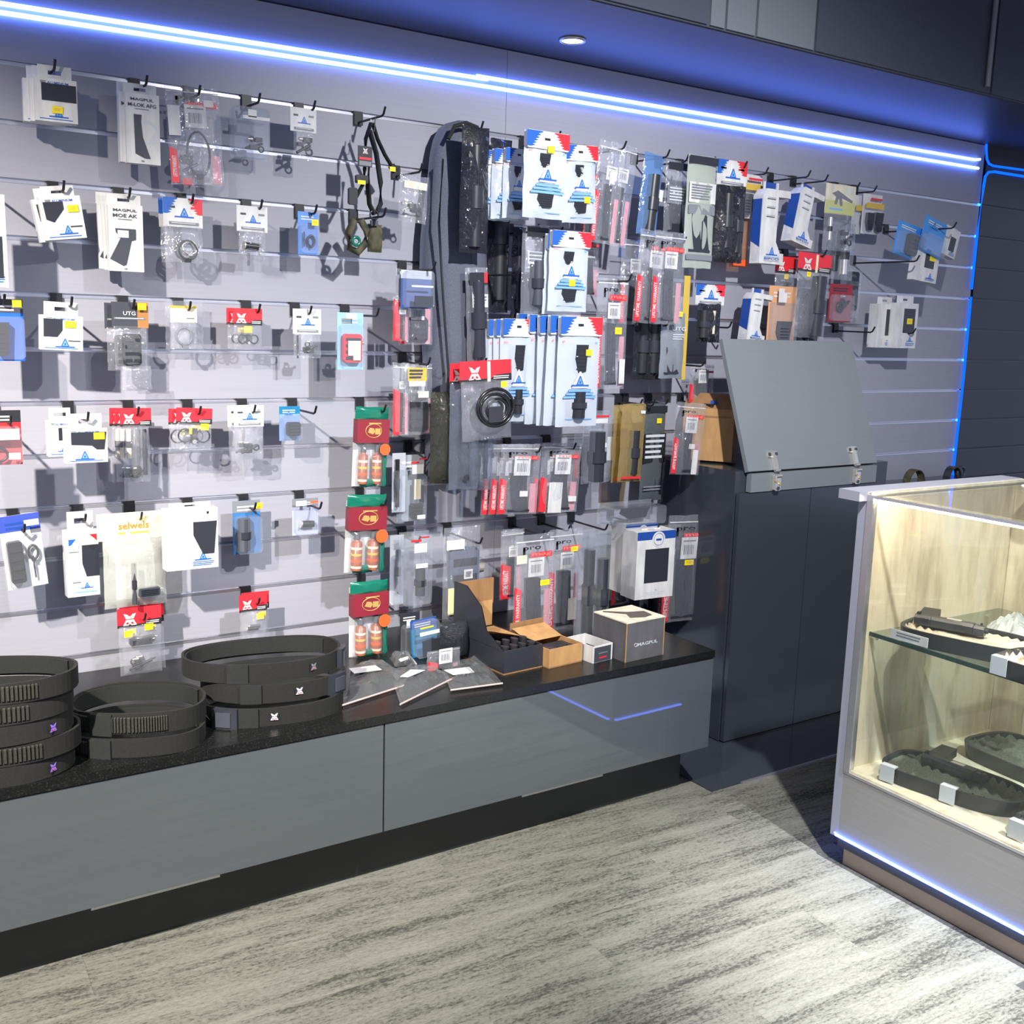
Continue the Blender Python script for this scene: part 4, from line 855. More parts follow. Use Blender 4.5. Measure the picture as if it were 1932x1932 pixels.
it('zip', 1022, 836, 1096, 966, .17, 'lower zip bag with a long white paper slip on it', n=1, off=(-.022, -.002, .02), blabel='zip bag behind the one carrying the long white slip', tilt=3, seed=15, labels=[(-.12, .78, WHT, .34, .44), (.32, .80, WHT, .2, .08)], notext=1)
it('zip', 1083, 800, 1128, 902, .07, 'dark red striped zip bag half hidden above the long white slip', notext=1, nologo=1, seed=17)
h = hook(10, 965, 1028, 'lowest zip bags, inner rod')
it('zip', 944, 1000, 985, 1130, .13, 'lowest zip bag with bare red stripe by the grey pad bag', n=1, off=(.02, .0, .02), blabel='zip bag edge between the bare stripe bag and the front zip bag', seed=18, nologo=1, sw=.45, iw=.4)
it('zip', 970, 1008, 1043, 1206, .24, 'lowest front zip bag with barcode, yellow sticker and curled paper', seed=20, labels=[(.25, .46, YEL, .24, .05), (-.36, .22, CRM, .26, .08)], iw=.5)
h = hook(10, 1020, 1076, 'lowest zip bag with hanging slip')
it('zip', 1034, 998, 1096, 1186, .20, 'lowest zip bag with yellow sticker on its barcode and a white slip', seed=21, labels=[(.22, .20, YEL, .22, .05), (.22, .80, WHT, .26, .22)], iw=.5, st=.40)
h = hook(10, 1076, 1147, 'dark torch blisters')
it('blister', 1096, 1002, 1130, 1206, .13, 'long clear blister with black baton behind its front twin', card=SHELL, t=.03, sh0=.02, ins=[('rod', .1, .58, .5, .8)], ink=SHELL)
it('blister', 1118, 1006, 1152, 1205, .18, 'long clear blister with black baton by the blue topped cartons', card=SHELL, t=.03, sh0=.02, ins=[('rod', .2, .6, .5, .7, PLAM)], labels=[(.1, .80, WHT, .2, .04)], ink=SHELL)
h = hook(10, 1150, 1262, 'blue topped white cartons', L=.3)
it('carton', 1203, 1000, 1270, 1128, .34, 'blue topped white carton with dark window, front of the pair', tab=.02, tabw=.5, style='bluetop', window=(-.28, .34, .26, .76), t=.09, yaw=-4)
it('carton', 1180, 985, 1236, 1117, .24, 'blue topped white carton behind the front one', tab=.02, tabw=.5, style='bluetop', window=(-.28, .34, .26, .76), t=.09, yaw=-4)
it('zip', 1155, 1000, 1190, 1140, .10, 'red striped zip bag behind the blue topped cartons', nologo=1, notext=1, seed=23)
it('zip', 1243, 990, 1280, 1172, .15, 'zip bag with red stripe between blue topped carton and black cabinet', nologo=1, seed=25)
h = hook(10, 1245, 1320, 'zip bag against the black cabinet', L=.26)
it('zip', 1258, 972, 1334, 1170, .24, 'large zip bag with barcode and yellow sticker against the black cabinet', seed=24, labels=[(.05, .44, YEL, .22, .05)], iw=.55, st=.40, tilt=3)
# ------------------------------------------------------------------ soft goods on hooks
def tp(root): return Vector(root.location)
def px2(root, pts, y): return [Vector(at(a, b, y))-tp(root) for a, b in pts]
r = thing('rifle_soft_case', at(860, 240, -.10), 'long black soft case draped full height in front of the slatwall', 'bag')
q = MB(); outl = [(818, 330), (822, 290), (828, 262), (838, 240), (852, 230), (868, 226), (885, 227), (898, 236), (907, 252), (911, 280), (914, 340), (918, 420), (922, 500), (920, 580), (915, 650), (905, 720), (890, 780), (876, 840), (864, 895), (838, 908), (812, 900), (812, 840), (812, 760), (808, 680), (804, 600), (802, 520), (804, 450), (810, 390)]
P = px2(r, outl, -.09); c0 = sum(P, Vector())/len(P)
N = len(P); vs = []; rings = 5
for k in range(rings):
    s_ = 1-k/rings*.9; dy = -.055*math.sin(k/(rings-1)*math.pi/2)
    for p in P: vs.append((c0.x+(p.x-c0.x)*s_, .02+dy+.006*noise.noise(Vector((p.x*9, p.z*9, k))), c0.z+(p.z-c0.z)*(1-(1-s_)*.9)))
fs = [(k*N+i, k*N+(i+1) % N, (k+1)*N+(i+1) % N, (k+1)*N+i) for k in range(rings-1) for i in range(N)]+[tuple((rings-1)*N+i for i in range(N))]
vb = len(vs); vs += [(p.x, .05, p.z) for p in P]; fs += [(i, vb+i, vb+(i+1) % N, (i+1) % N) for i in range(N)]+[tuple(vb+i for i in range(N))]
q.add(vs, fs, mat('soft case cloth', rough=.8, build=b_fabric((80, 84, 98), (94, 98, 112), 300)), True); q.build('case_body', r)
q = MB(); q.tube(px2(r, [(836, 300), (828, 420), (836, 560), (846, 700), (838, 880)], -.15), .004, PLA, 6); q.build('zipper', r)
q = MB(); q.tube(px2(r, [(846, 262), (858, 238), (880, 232), (900, 240), (906, 262)], -.135), .007, FABD, 8); q.build('carry_handle', r)
# sling
r = thing('folded_sling', (SLING['X'], -.15, SLING['z']), 'folded black padded sling with buckles and a red printed tag', 'strap')
S = lambda pts, y=-.15: px2(r, pts, y)
q = MB(); q.tube(S([(703, 232), (712, 262), (726, 292), (738, 312)], -.14), .010, FAB, 6, ry=.005); q.tube(S([(738, 312), (745, 324)], -.14), .012, PLA, 8); q.build('strap', r)
q = MB(); q.tube(S([(697, 246), (710, 290), (718, 345), (718, 385), (710, 402)]), .0125, FABD, 8, ry=.006); q.tube(S([(697, 300), (694, 350), (697, 385), (706, 405)], -.155), .012, FAB, 8, ry=.006); q.build('padded_strap', r)
q = MB(); q.tube(S([(700, 232), (690, 262), (688, 320), (686, 345), (672, 372)], -.16), .010, FAB, 6, ry=.005); q.build('strap', r)
q = MB(); c = S([(685, 338)], -.175)[0]; q.box(c.x-.022, c.x+.018, c.y, c.y+.012, c.z-.012, c.z+.012, PLA, .003); c = S([(667, 368)], -.172)[0]; q.box(c.x-.014, c.x+.014, c.y, c.y+.012, c.z-.028, c.z+.022, PLA, .004); q.build('buckle', r)
q = MB(); c = S([(706, 406)], -.16)[0]; q.ring(c, .014, .003, PLAM); q.box(c.x-.012, c.x+.012, c.y-.004, c.y+.004, c.z-.032, c.z-.016, DGR); q.build('swivel', r)
q = MB(); a, b = S([(676, 274)], -.185)[0], S([(702, 316)], -.185)[0]; q.box(a.x, b.x, a.y, a.y+.003, b.z, a.z, PLA); q.rect(a.x+.003, b.x-.003, b.z+.003, b.z+.016, a.y-.001, GRY); q.rect(a.x+.003, b.x-.003, b.z+.020, b.z+.027, a.y-.001, RED); xmark(q, (a.x+b.x)/2, a.z-.014, .016, a.y-.001); q.build('printed_tag', r)
q = MB(); c = S([(741, 319)], -.155)[0]; q.box(c.x-.010, c.x+.010, c.y, c.y+.002, c.z-.007, c.z+.007, YEL); q.build('price_sticker', r)
q = MB(); c = S([(683, 344)], -.18)[0]; q.box(c.x-.014, c.x+.012, c.y, c.y+.002, c.z-.006, c.z+.006, YEL); q.build('price_sticker', r)
q = MB(); q.tube(S([(700, 225), (697, 245)], -.15), .002, WHT, 6); q.tube(S([(708, 222), (706, 248), (700, 250)], -.15), .0015, DGR, 6); q.build('cord_loop', r)
# goggles / strap roll
r = thing('camouflage_strap', (GOG['X'], -.14, GOG['z']), 'folded camouflage strap with a green lens hanging below the sling', 'strap')
q = MB(); q.tube(px2(r, [(668, 415), (657, 440), (660, 468), (675, 476), (689, 460), (692, 435), (680, 415)], -.15), .012, CAMO, 8); q.pouch(.05, .085, .02, CAMO, top=-.02, x=.01, seed=4); q.build('strap', r)
q = MB(); c = px2(r, [(672, 455)], -.175)[0]; q.ring(c, .012, .005, GRN); q.build('lens', r)
# red header tape bags hanging over the soft case
h = hook(6, 860, 918, 'pair of big red header packets')
it('header', 866, 680, 963, 832, .27, 'big red header packet with a shiny round wrapped bundle over the soft case', style='red', hh=.26, film=FILM, puff=.035, tape=1, ins=[('coil', .08, .45, .8, .75)], iy=.75, stick=[(.28, .30)], tilt=-3)
it('header', 847, 686, 905, 925, .23, 'red header packet with long grey film tail behind the round bundle', style='red', hh=.16, film=film('grey wrinkled film', (.74, .78, .84), .13, .08, 1.0, 16, (.45, .5, .6)), puff=.03, ins=[('rod', 0, .5, .3, .8, PLAM)])
it('bag', 866, 815, 930, 925, .20, 'long dark wrinkled bag with rods under the round bundle', film=film('grey wrinkled film'), puff=.03, ins=[('rod', -.2, .5, .14, .85), ('rod', .05, .5, .14, .85, DGR), ('rod', .28, .45, .12, .7, PLAM)])
it('bag', 812, 740, 852, 912, .19, 'dark olive wrapped bundle against the foot of the soft case', film=film('olive dark film', (.2, .2, .14), .3, .08, .9, 24, (.1, .1, .08)), puff=.03, ins=[('rod', .1, .55, .4, .8)])
# small cases near the counter
it('blister', 763, 1160, 800, 1236, .10, 'dark hanging case behind the small teal card case above the counter', card=PLAM, t=.03, labels=[(-.3, .2, WHT, .2, .2)])
it('blister', 782, 1172, 831, 1242, .15, 'small clear case with teal and yellow card just above the counter', card=TEAL, t=.03, sh0=.02, band=DBL, labels=[(-.05, .16, YEL, .5, .04), (.05, .32, WHT, .75, .10), (.1, .72, DGR, .7, .42)], tilt=-4)
it('bag', 830, 1172, 882, 1244, .16, 'crumpled black plastic bag hanging just above the counter', film=DARKF, puff=.04, ins=[('mount', 0, .4, .7, .6)])
it('zip', 806, 1225, 868, 1262, .05, 'red and pink packet end standing behind the hanging black bag', nologo=1, notext=1, sw=.3)
it('blister', 1160, 953, 1262, 992, .28, 'flat clear tray blister jutting out above the blue topped cartons', card=SHELL, t=.10, sh0=.1, ins=[('grip', .0, .5, .6, .5)], ink=SHELL)
# ------------------------------------------------------------------ belts on the counter
RUB = mat('ribbed belt web', rough=.7, build=lambda nt, b: (nt.links.new(ramp(nt, noise_tex(nt, 300, 2).outputs[0], [(.3, (36, 36, 32)), (.7, (54, 54, 48))]).outputs[0], b.inputs['Base Color'])))
def belt(cx, cy, z0, rx, ry, hgt, rot, label, group, ribs=None, buckle=None, logos=(), open_=0, th=.007):
    r = thing('webbing_belt', (cx, cy, z0), label, 'belt', group, rz=rot)
    n = 56; vs = []; fs = []
    def pt(a, k=0):
        e = 2.3; c, s = math.cos(a), math.sin(a); x = (abs(c)**(2/e))*math.copysign(1, c)*(rx+k); y = (abs(s)**(2/e))*math.copysign(1, s)*(ry+k)
        return x, y
    for i in range(n):
        a = 2*math.pi*i/n; x, y = pt(a); x2, y2 = pt(a, -th); wv = .003*math.sin(a*2+cx*7)
        vs += [(x, y, wv), (x, y, hgt+wv), (x2, y2, hgt+wv), (x2, y2, wv)]
    for i in range(n):
        for k in range(4): fs.append((i*4+k, ((i+1) % n)*4+k, ((i+1) % n)*4+(k+1) % 4, i*4+(k+1) % 4))
    MB().add(vs, fs, FAB, False).build('band', r)
    q = MB(); vs = []; fs = []
    for i in range(n):        # overlapping inner layer
        a = 2*math.pi*i/n*.8+.5; x, y = pt(a, -th-.001); x2, y2 = pt(a, -th-.005)
        vs += [(x, y, .004), (x, y, hgt-.004), (x2, y2, hgt-.004), (x2, y2, .004)]
    for i in range(n-1):
        for k in range(4): fs.append((i*4+k, (i+1)*4+k, (i+1)*4+(k+1) % 4, i*4+(k+1) % 4))
    q.add(vs, fs, FABD); q.build('inner_layer', r)
    if ribs:
        q = MB(); a0, a1, m_ = ribs
        for i in range(m_):
            a = math.radians(a0+(a1-a0)*i/m_); x, y = pt(a, .0008); b = a+math.radians((a1-a0)/m_*.55); x2, y2 = pt(b, .0008)
            nx, ny = math.cos(a)*.003, math.sin(a)*.003
            q.add([(x, y, .006), (x2, y2, .006), (x2+nx, y2+ny, .008), (x+nx, y+ny, .008), (x, y, hgt-.006), (x2, y2, hgt-.006), (x2+nx, y2+ny, hgt-.008), (x+nx, y+ny, hgt-.008)], [(3, 2, 6, 7), (0, 1, 2, 3), (7, 6, 5, 4), (0, 3, 7, 4), (1, 5, 6, 2)], RUB)
        o = q.build('ribs', r); o['kind'] = 'stuff'
    def pad(a, wd, m_, nm, hh=0, out=.006):
        q = MB(); A = []
        for i in range(5):
            aa = math.radians(a)+wd*(i/4-.5)/max(rx, ry)*1.1; x, y = pt(aa, .001); x2, y2 = pt(aa, out); A.append((x, y, x2, y2))
        vs = []; fs = []
        for x, y, x2, y2 in A: vs += [(x, y, -hh), (x, y, hgt+hh), (x2, y2, hgt+hh), (x2, y2, -hh)]
        for i in range(4):
            for k in range(4): fs.append((i*4+k, (i+1)*4+k, (i+1)*4+(k+1) % 4, i*4+(k+1) % 4))
        fs += [(0, 1, 2, 3), (19, 18, 17, 16)]
        q.add(vs, fs, m_); q.build(nm, r)
    pad(250, .05, FABD, 'loop', .001)
    if buckle: pad(buckle, .07, PLAM, 'buckle', .003, .014); pad(buckle, .04, DGR, 'buckle_clasp', -.006, .018)
    for a, m_ in logos:
        aa = math.radians(a); x, y = pt(aa, .0025); q = MB(); xmark(q, 0, 0, .019, 0, m_ if m_ is not WHT else LGR); q.rect(-.012, .012, -.011, .011, .0008, PLA); o = q.build('woven_logo', r); o.location = (x, y, hgt/2); o.rotation_euler = (0, 0, aa+math.pi/2)
    return r
belt(1.03, -.560, .5212, .20, .125, .05, -.20, 'black belt with side release buckle, bottom of the stack by the bagged items', 'stack of belts by the bags', buckle=232, logos=[(268, WHT)])
belt(1.05, -.535, .573, .195, .12, .05, -.22, 'black belt with blue lit buckle, middle of the stack by the bagged items', 'stack of belts by the bags', buckle=320, logos=[(282, WHT)])
belt(1.03, -.505, .626, .215, .125, .05, -.20, 'black padded belt, top of the stack by the bagged items', 'stack of belts by the bags', buckle=342, logos=[(300, GRY)])
belt(.665, -.60, .5212, .165, .125, .045, -.45, 'black ribbed belt, lower one of the pair in the middle of the counter', 'pair of ribbed belts', ribs=(195, 250, 16))
belt(.675, -.575, .569, .165, .125, .052, -.45, 'black ribbed belt, upper one of the pair in the middle of the counter', 'pair of ribbed belts', ribs=(205, 300, 44))
for i, (z, dx, lab, rb, lg) in enumerate(((.5212, .0, 'lowest', None, [(312, PUR)]), (.570, .03, 'second lowest', (225, 300, 26), []), (.619, .0, 'third', None, [(318, PUR)]), (.668, .005, 'fourth', (220, 300, 26), []), (.717, .03, 'topmost', (220, 305, 30), []))):
    belt(.325+dx*.5, -.63, z, .18, .112, .047, -.15-.05*i, f'black belt in the tall stack at the frame edge, {lab} one', 'tall stack of belts', ribs=rb, logos=lg)
# bags lying on the counter
def lying(pts, z, label, film_, hgt, label_px=None, seed=0, extra=None):
    P = [Vector(atz(a, b, z)) for a, b in pts]; c = sum(P, Vector())/len(P)
    r = thing('bag_on_counter', (c.x, c.y, z), label, 'packet')
    n = 10; vs = []; fs = []        # bilinear patch over four corners
    for j in range(n+1):
        for i in range(n+1):
            u, v = i/n, j/n
            p = P[0]*(1-u)*(1-v)+P[1]*u*(1-v)+P[2]*u*v+P[3]*(1-u)*v-c
            e = (1-(2*u-1)**4)*(1-(2*v-1)**4)
            vs.append((p.x, p.y, .006+hgt*e*.8+(.012*noise.noise(Vector((u*5+seed, v*5, seed)))+.012*noise.noise(Vector((u*13+seed, v*11, seed*2))))*min(1, e*1.5)))
    for j in range(n):
        for i in range(n): a = j*(n+1)+i; fs.append((a, a+1, a+n+2, a+n+1))
    q = MB(); q.add([(x*.86, y*.86, max(.001, z_*.55-.004)) for x, y, z_ in vs], fs, FABD, True); q.build('folded_belt', r)
    q = MB(); q.add(vs, fs, film_, False); q.build('bag', r)
    q = MB(); e0 = [Vector(vs[j*(n+1)+n]) for j in range(n+1)] if extra != 'b' else [Vector(vs[n*(n+1)+i]) for i in range(n+1)]
    q.tube(e0, .0032, mat('zip seal', (176, 160, 156), .3), 6); q.build('zip_seal', r)
    if label_px:
        L_ = [Vector(atz(a, b, z+hgt+.006))-Vector((c.x, c.y, z)) for a, b in label_px]
        q = MB(); q.add([tuple(v) for v in L_]+[tuple(v-Vector((0, 0, .0015))) for v in L_], [(0, 1, 2, 3), (7, 6, 5, 4), (0, 4, 5, 1), (1, 5, 6, 2), (2, 6, 7, 3), (3, 7, 4, 0)], WHT); q.build('paper_label', r)
    return r
CLF = film('crisp bag film', (.88, .90, .90), .10, .06, .5, 20, (.6, .63, .66))
lying([(655, 1262), (720, 1250), (785, 1290), (645, 1335)], .523, 'clear bag with folded black belt next to the belt stack', CLF, .035, [(658, 1261), (708, 1255), (720, 1263), (668, 1270)], 1, 'b')
lying([(735, 1270), (800, 1260), (862, 1280), (755, 1333)], .523, 'clear zip bag in the middle of the three bags on the counter', CLF, .030, [(755, 1276), (775, 1263), (802, 1264), (770, 1277)], 2, 'b')
r = lying([(830, 1258), (905, 1240), (948, 1293), (850, 1306)], .523, 'flat clear bag nearest the open black box', CLF, .018, [(838, 1264), (885, 1258), (895, 1268), (855, 1273)], 3, 'b')
lying([(735, 1245), (770, 1237), (785, 1256), (745, 1262)], .523, 'small grey bag with red top behind the three clear bags', CLF, .03, [(752, 1244), (768, 1238), (770, 1243), (756, 1248)], 5)
# ------------------------------------------------------------------ boxes on the counter
def obox(name, loc, rz, label, cat='box'): return thing(name, loc, label, cat, None, rz)
def tray(r, w, d, h, m_out, m_in, th=.004, name='tray'):
    q = MB(); q.box(0, w, 0, d, 0, th, m_in); q.box(0, w, 0, th, th, h, m_out); q.box(0, w, d-th, d, th, h, m_out); q.box(0, th, th, d-th, th, h, m_out); q.box(w-th, w, th, d-th, th, h, m_out); q.build(name, r)
r = obox('open_display_box', (1.752, -.628, ZC), math.radians(4), 'open black display box of small parts with a raised kraft lid')
r.scale = (.76, 1, 1); tray(r, .20, .27, .075, PLAM, KRD)
q = MB(); q.box(.006, .194, .262, .268, .075, .16, KRA); q.box(.0, .20, .264, .27, .15, .235, KRD); q.prism([(.0, .075), (.0, .20), (.03, .19), (.05, .10), (.05, .075)], .262, .266, KRA); q.build('lid', r)
q = MB(); q.add([(0, .0, .075), (0, .27, .075), (0, .27, .24), (0, .20, .24), (0, .12, .19), (0, .09, .12)], [(0, 1, 2, 3, 4, 5)], PLAM); q.add([(-.004, .0, .075), (-.004, .27, .075), (-.004, .27, .24), (-.004, .20, .24), (-.004, .12, .19), (-.004, .09, .12)], [(5, 4, 3, 2, 1, 0)], PLAM); q.build('side_flap', r)
q = MB(); q.add([(.03, .25, .075), (.19, .25, .075), (.19, .10, .077), (.06, .13, .10)], [(0, 1, 2, 3)], KRA); q.build('inner_flap', r)
for i in range(4):
    q = MB(); q.tube([(.030+i*.045, .03, .05), (.032+i*.045, .03, .08)], .016, PLA, 10); q.tube([(.030+i*.045, .07, .05), (.032+i*.045, .07, .086)], .015, PLA, 10); q.build('black_fitting', r)
r = obox('open_kraft_box', (1.910, -.645, ZC), math.radians(5), 'open brown kraft box of black strips on the counter')
tray(r, .140, .20, .062, KRA, KRD)
q = MB(); q.box(0, .14, .196, .200, .062, .10, KRD); q.add([(0, .10, .062), (.14, .10, .062), (.14, .19, .085), (0, .19, .085)], [(0, 1, 2, 3)], KRA); q.build('lid', r)
q = MB(); q.box(.010, .130, .010, .09, .02, .050, PLA)
for i in range(3): q.tube([(.03+i*.04, .03, .05), (.03+i*.04, .03, .056)], .010, PLAM, 10)
q.build('black_strip', r)
r = obox('small_white_box', (2.066, -.668, ZC), math.radians(6), 'small open white and black box between kraft box and large box')
r.scale = (.92, 1, 1); tray(r, .095, .13, .055, WHT, LGR, .003)
q = MB(); q.box(.006, .086, -.0012, 0, .002, .050, DGR); q.rect(.03, .065, .012, .017, -.0016, RED); q.rect(.025, .07, .028, .031, -.0016, GRY); q.build('printed_front', r)
q = MB(); q.box(.012, .08, .02, .10, .004, .03, PLA, .004); q.build('black_part', r)
r = obox('large_grey_box', (2.165, -.711, ZC), math.radians(3), 'large charcoal carton with white lid and silver lettering on the counter')
q = MB(); q.box(0, .168, 0, .16, 0, .128, mat('charcoal box', rough=.6, build=b_card((92, 92, 96)))); q.build('carton', r)
q = MB(); q.box(-.001, .169, -.001, .161, .128, .132, CRM); q.build('lid', r)
q = MB(); vs = [(.02, .14), (.03, .15), (.09, .10), (.15, .08), (.14, .03), (.10, .02), (.05, .04), (.07, .08)]; q.add([(x, y, .1326) for x, y in vs], [tuple(range(len(vs)))[::-1]], mat('lid print brown', (92, 84, 78), .5)); q.build('lid_print', r)
q = MB(); q.text('MAGPUL', .095, .052, .090, .011, -.0008, LGR); q.ring((.042, -.0008, .052), .006, .001, LGR, n=12, k=4); q.box(-.0012, .0015, -.0012, .002, 0, .128, KRA); q.box(.166, .1692, -.0012, .0015, 0, .128, KRA); q.build('printed_front', r)
# ------------------------------------------------------------------ black cabinet with the open grey flap
cbx = thing('black_cabinet', (2.9, -.22, 0), 'tall glossy black cabinet standing between counter and display case', 'cabinet')
part(MB().box(2.90, 3.69, -.425, -.004, .01, 1.066, BLK), 'carcass', cbx)
part(MB().box(2.905, 3.295, -.449, -.431, .012, .985, BLK), 'door', cbx); part(MB().box(3.299, 3.688, -.449, -.431, .012, .985, BLK), 'door', cbx)
a = at(1416, 929, -.455); b = at(1652, 908, -.455)
part(MB().box(a.x, b.x, -.455, -.43, .988, 1.058, GREYM), 'top_rail', cbx)
part(MB().box(3.70, 3.82, -.40, -.001, .01, 1.06, BLK), 'end_panel', cbx)
bl = at(1412, 890, -.45); br = at(1655, 872, -.45); tl = at(1364, 639, -.27); tr = at(1607.5, 640.6, -.27)
flap = thing('flap_door', bl, 'grey lift-up flap door leaning open on top of the black cabinet', 'door')
wv = (br.x-bl.x); ht = math.hypot(tl.z-bl.z, .18)
q = MB(); q.box(0, wv, 0, .018, 0, ht, GREYM); o = q.build('board', flap); flap.rotation_euler = (-math.atan2(.18, tl.z-bl.z), 0, 0)
for hx_ in (.14, .60):
    q = MB(); u = wv*hx_/.74; z_ = .06
    q.box(u-.026, u+.026, -.006, 0, z_-.012, z_+.012, CHR, .004); q.tube([(u-.018, -.009, z_), (u-.018, -.004, z_)], .007, DGR, 10); q.tube([(u+.018, -.009, z_), (u+.018, -.004, z_)], .007, DGR, 10)
    q.box(u-.008, u+.010, -.014, -.001, -.01, z_-.005, CHR, .003); q.tube([(u-.012, -.012, -.004), (u+.014, -.012, -.004)], .006, CHR, 10); o = q.build('hinge', flap)
    q = MB(); q.box(-.015, .015, -.016, 0, -.045, .015, CHR, .004); q.tube([(0, -.02, -.035), (0, -.012, -.035)], .007, DGR, 10); q.tube([(-.012, -.016, .012), (.014, -.016, .012)], .007, CHR, 10); q.tube([(.008, -.02, -.02), (.008, -.012, -.02)], .005, GLD, 8); q.tube([(-.012, -.02, -.008), (-.012, -.012, -.008)], .005, GLD, 8)
    o = part(q, 'hinge_plate', cbx); o.location = (bl.x+u, -.456, 1.035)
# cardboard box on the cabinet
r = thing('cardboard_box', (2.928, -.096, 1.074), 'worn brown cardboard box standing behind the grey flap', 'box', rz=math.radians(-55))
q = MB(); q.box(0, .20, 0, .11, 0, .205, KRA); q.build('carton', r)
q = MB(); q.add([(0, .0, .205), (.20, .0, .205), (.18, .06, .262), (.0, .06, .262)], [(0, 1, 2, 3)], KRD); q.add([(.20, 0, .205), (.20, .11, .205), (.215, .09, .235), (.215, .02, .235)], [(0, 1, 2, 3)], KRA); q.build('flap', r)
q = MB(); q.poly([(.03, .17), (.19, .172), (.19, .178), (.03, .177)], -.0012, KRD); q.build('tape', r)
q = MB(); q.add([(.10, .015, .221), (.13, .015, .221), (.125, .03, .236), (.10, .03, .236)], [(0, 1, 2, 3)], DBL); q.build('blue_label', r)
# things near the case
lc = thing('low_black_cabinet', (4.3, -.15, 0), 'low black cabinet in front of the far slatwall, mostly hidden by the display case', 'cabinet')
part(MB().box(3.86, 4.87, -.30, -.004, .01, .895, BLK), 'carcass', lc)
def loop(px, py, wd, label, mats):
    p = at(px, py, -.08); r = thing('strap_loop', (p.x, -.10, .896), label, 'strap')
    q = MB()
    for i in range(14):
        a, b = math.pi*i/14, math.pi*(i+1)/14
        x, z, x2, z2 = -wd*math.cos(a), .062*math.sin(a), -wd*math.cos(b), .062*math.sin(b)
        q.add([(x, -.02, z), (x2, -.02, z2), (x2, .02, z2), (x, .02, z), (x*.92, -.02, z*.92), (x2*.92, -.02, z2*.92), (x2*.92, .02, z2*.92), (x*.92, .02, z*.92)], [(0, 1, 2, 3), (7, 6, 5, 4), (0, 4, 5, 1), (3, 2, 6, 7)], mats[i//5 % len(mats)])
    q.build('strap', r); return r
loop(1718, 900, .06, 'olive and brown striped strap loop on the low cabinet', [CAMO, mat('brown strap', (84, 72, 62), .8)])
r = loop(1790, 900, .05, 'dark camouflage goggles strap by the vertical strip light', [PLAM, CAMO]); q = MB(); q.ring((.07, 0, .025), .03, .008, DGR); q.build('goggle_frame', r)
# ------------------------------------------------------------------ glass display case
CX, CY, RZ = 2.53, -1.305, math.radians(1.6)
def cpart(mb, name, parent): return mb.build(name, parent)
dc = thing('display_case', (CX, CY, 0), 'glass topped display case with bleached wood inside and a grey base', 'display case', rz=-RZ)
TOP = 1.137; LB, DP = 2.2, .76     # local: x into depth, y negative towards the camera
PANW = mat('warm grey laminate', rough=.45, build=b_laminate((140, 138, 134), (146, 144, 140), bs=.01)); cpart(MB().box(.0, DP, -LB, 0, .085, .292, PANW), 'base', dc)
cpart(MB().box(-.001, .014, -LB, .001, .292, .300, ALU), 'trim', dc)
cpart(MB().box(.02, DP, -LB, -.01, 0, .084, mat('beige plinth', (176, 156, 140), .5)), 'plinth', dc)
cpart(MB().box(.0, .012, -LB, 0, .060, .086, DGR), 'light_channel', dc)
cpart(MB().box(0, DP, .0, .030, .085, TOP-.004, PANEL), 'side_panel', dc)
cpart(MB().box(.02, DP, -.010, -.0005, .30, TOP-.012, WOOD), 'wood_lining', dc)
cpart(MB().box(-.002, .018, -.022, .0, .30, TOP-.010, ALU), 'corner_trim', dc)
cpart(MB().box(.0, DP, -LB, -.01, .292, .306, WOOD), 'wood_deck', dc)
cpart(MB().box(DP-.07, DP-.055, -.125, -.012, .306, TOP-.012, WOOD), 'back_board', dc)
cpart(MB().box(DP-.075, DP-.060, -.165, -.127, .306, TOP-.012, CRM), 'back_post', dc)
cpart(MB().box(DP-.05, DP-.04, -LB, -.17, .306, TOP-.012, mat('dark green glass', (46, 58, 54), .08)), 'rear_sliding_glass', dc)
cpart(MB().box(-.035, DP-.02, .0, .075, TOP-.022, TOP+.006, PANEL), 'top_board', dc)
cpart(MB().box(.0, DP, -.012, .004, TOP-.004, TOP+.003, CRM), 'edge_trim', dc)
cpart(MB().box(.0, DP, -LB, -.006, TOP-.003, TOP+.003, GLASS), 'glass_top', dc)
cpart(MB().box(.0, .004, -LB, -.02, .306, TOP-.012, GLASS), 'front_glass', dc)
cpart(MB().box(-.003, .006, -LB, -.0, TOP-.012, TOP-.0035, ALU), 'front_rail', dc)
cpart(MB().box(.05, DP-.09, -LB, -.012, .716, .724, SMOKE), 'glass_shelf', dc)
cpart(MB().box(.045, .0495, -LB, -.012, .714, .726, mat('shelf edge green', (30, 60, 54), .15)), 'shelf_edge', dc)
for sx in (.06, .6): cpart(MB().tube([(sx, -.012, .708), (sx, -.030, .708)], .006, CHR, 8), 'shelf_pin', dc)
cpart(MB().box(.60, .70, -.21, -.20, .43, .47, ALU), 'shelf_bracket', dc)
cpart(MB().tube([(.012, -LB, TOP-.017), (.012, -.03, TOP-.017)], .0035, emit('case lamp', (1, .80, .56), 135), 8), 'lamp_strip', dc)
o = MB().tube([(-.006, -LB, .094), (-.006, .004, .094), (.02, .036, .094), (.36, .036, .094)], .0042, LED, 8).build('light_strip'); o.parent = dc
tag(o, None)
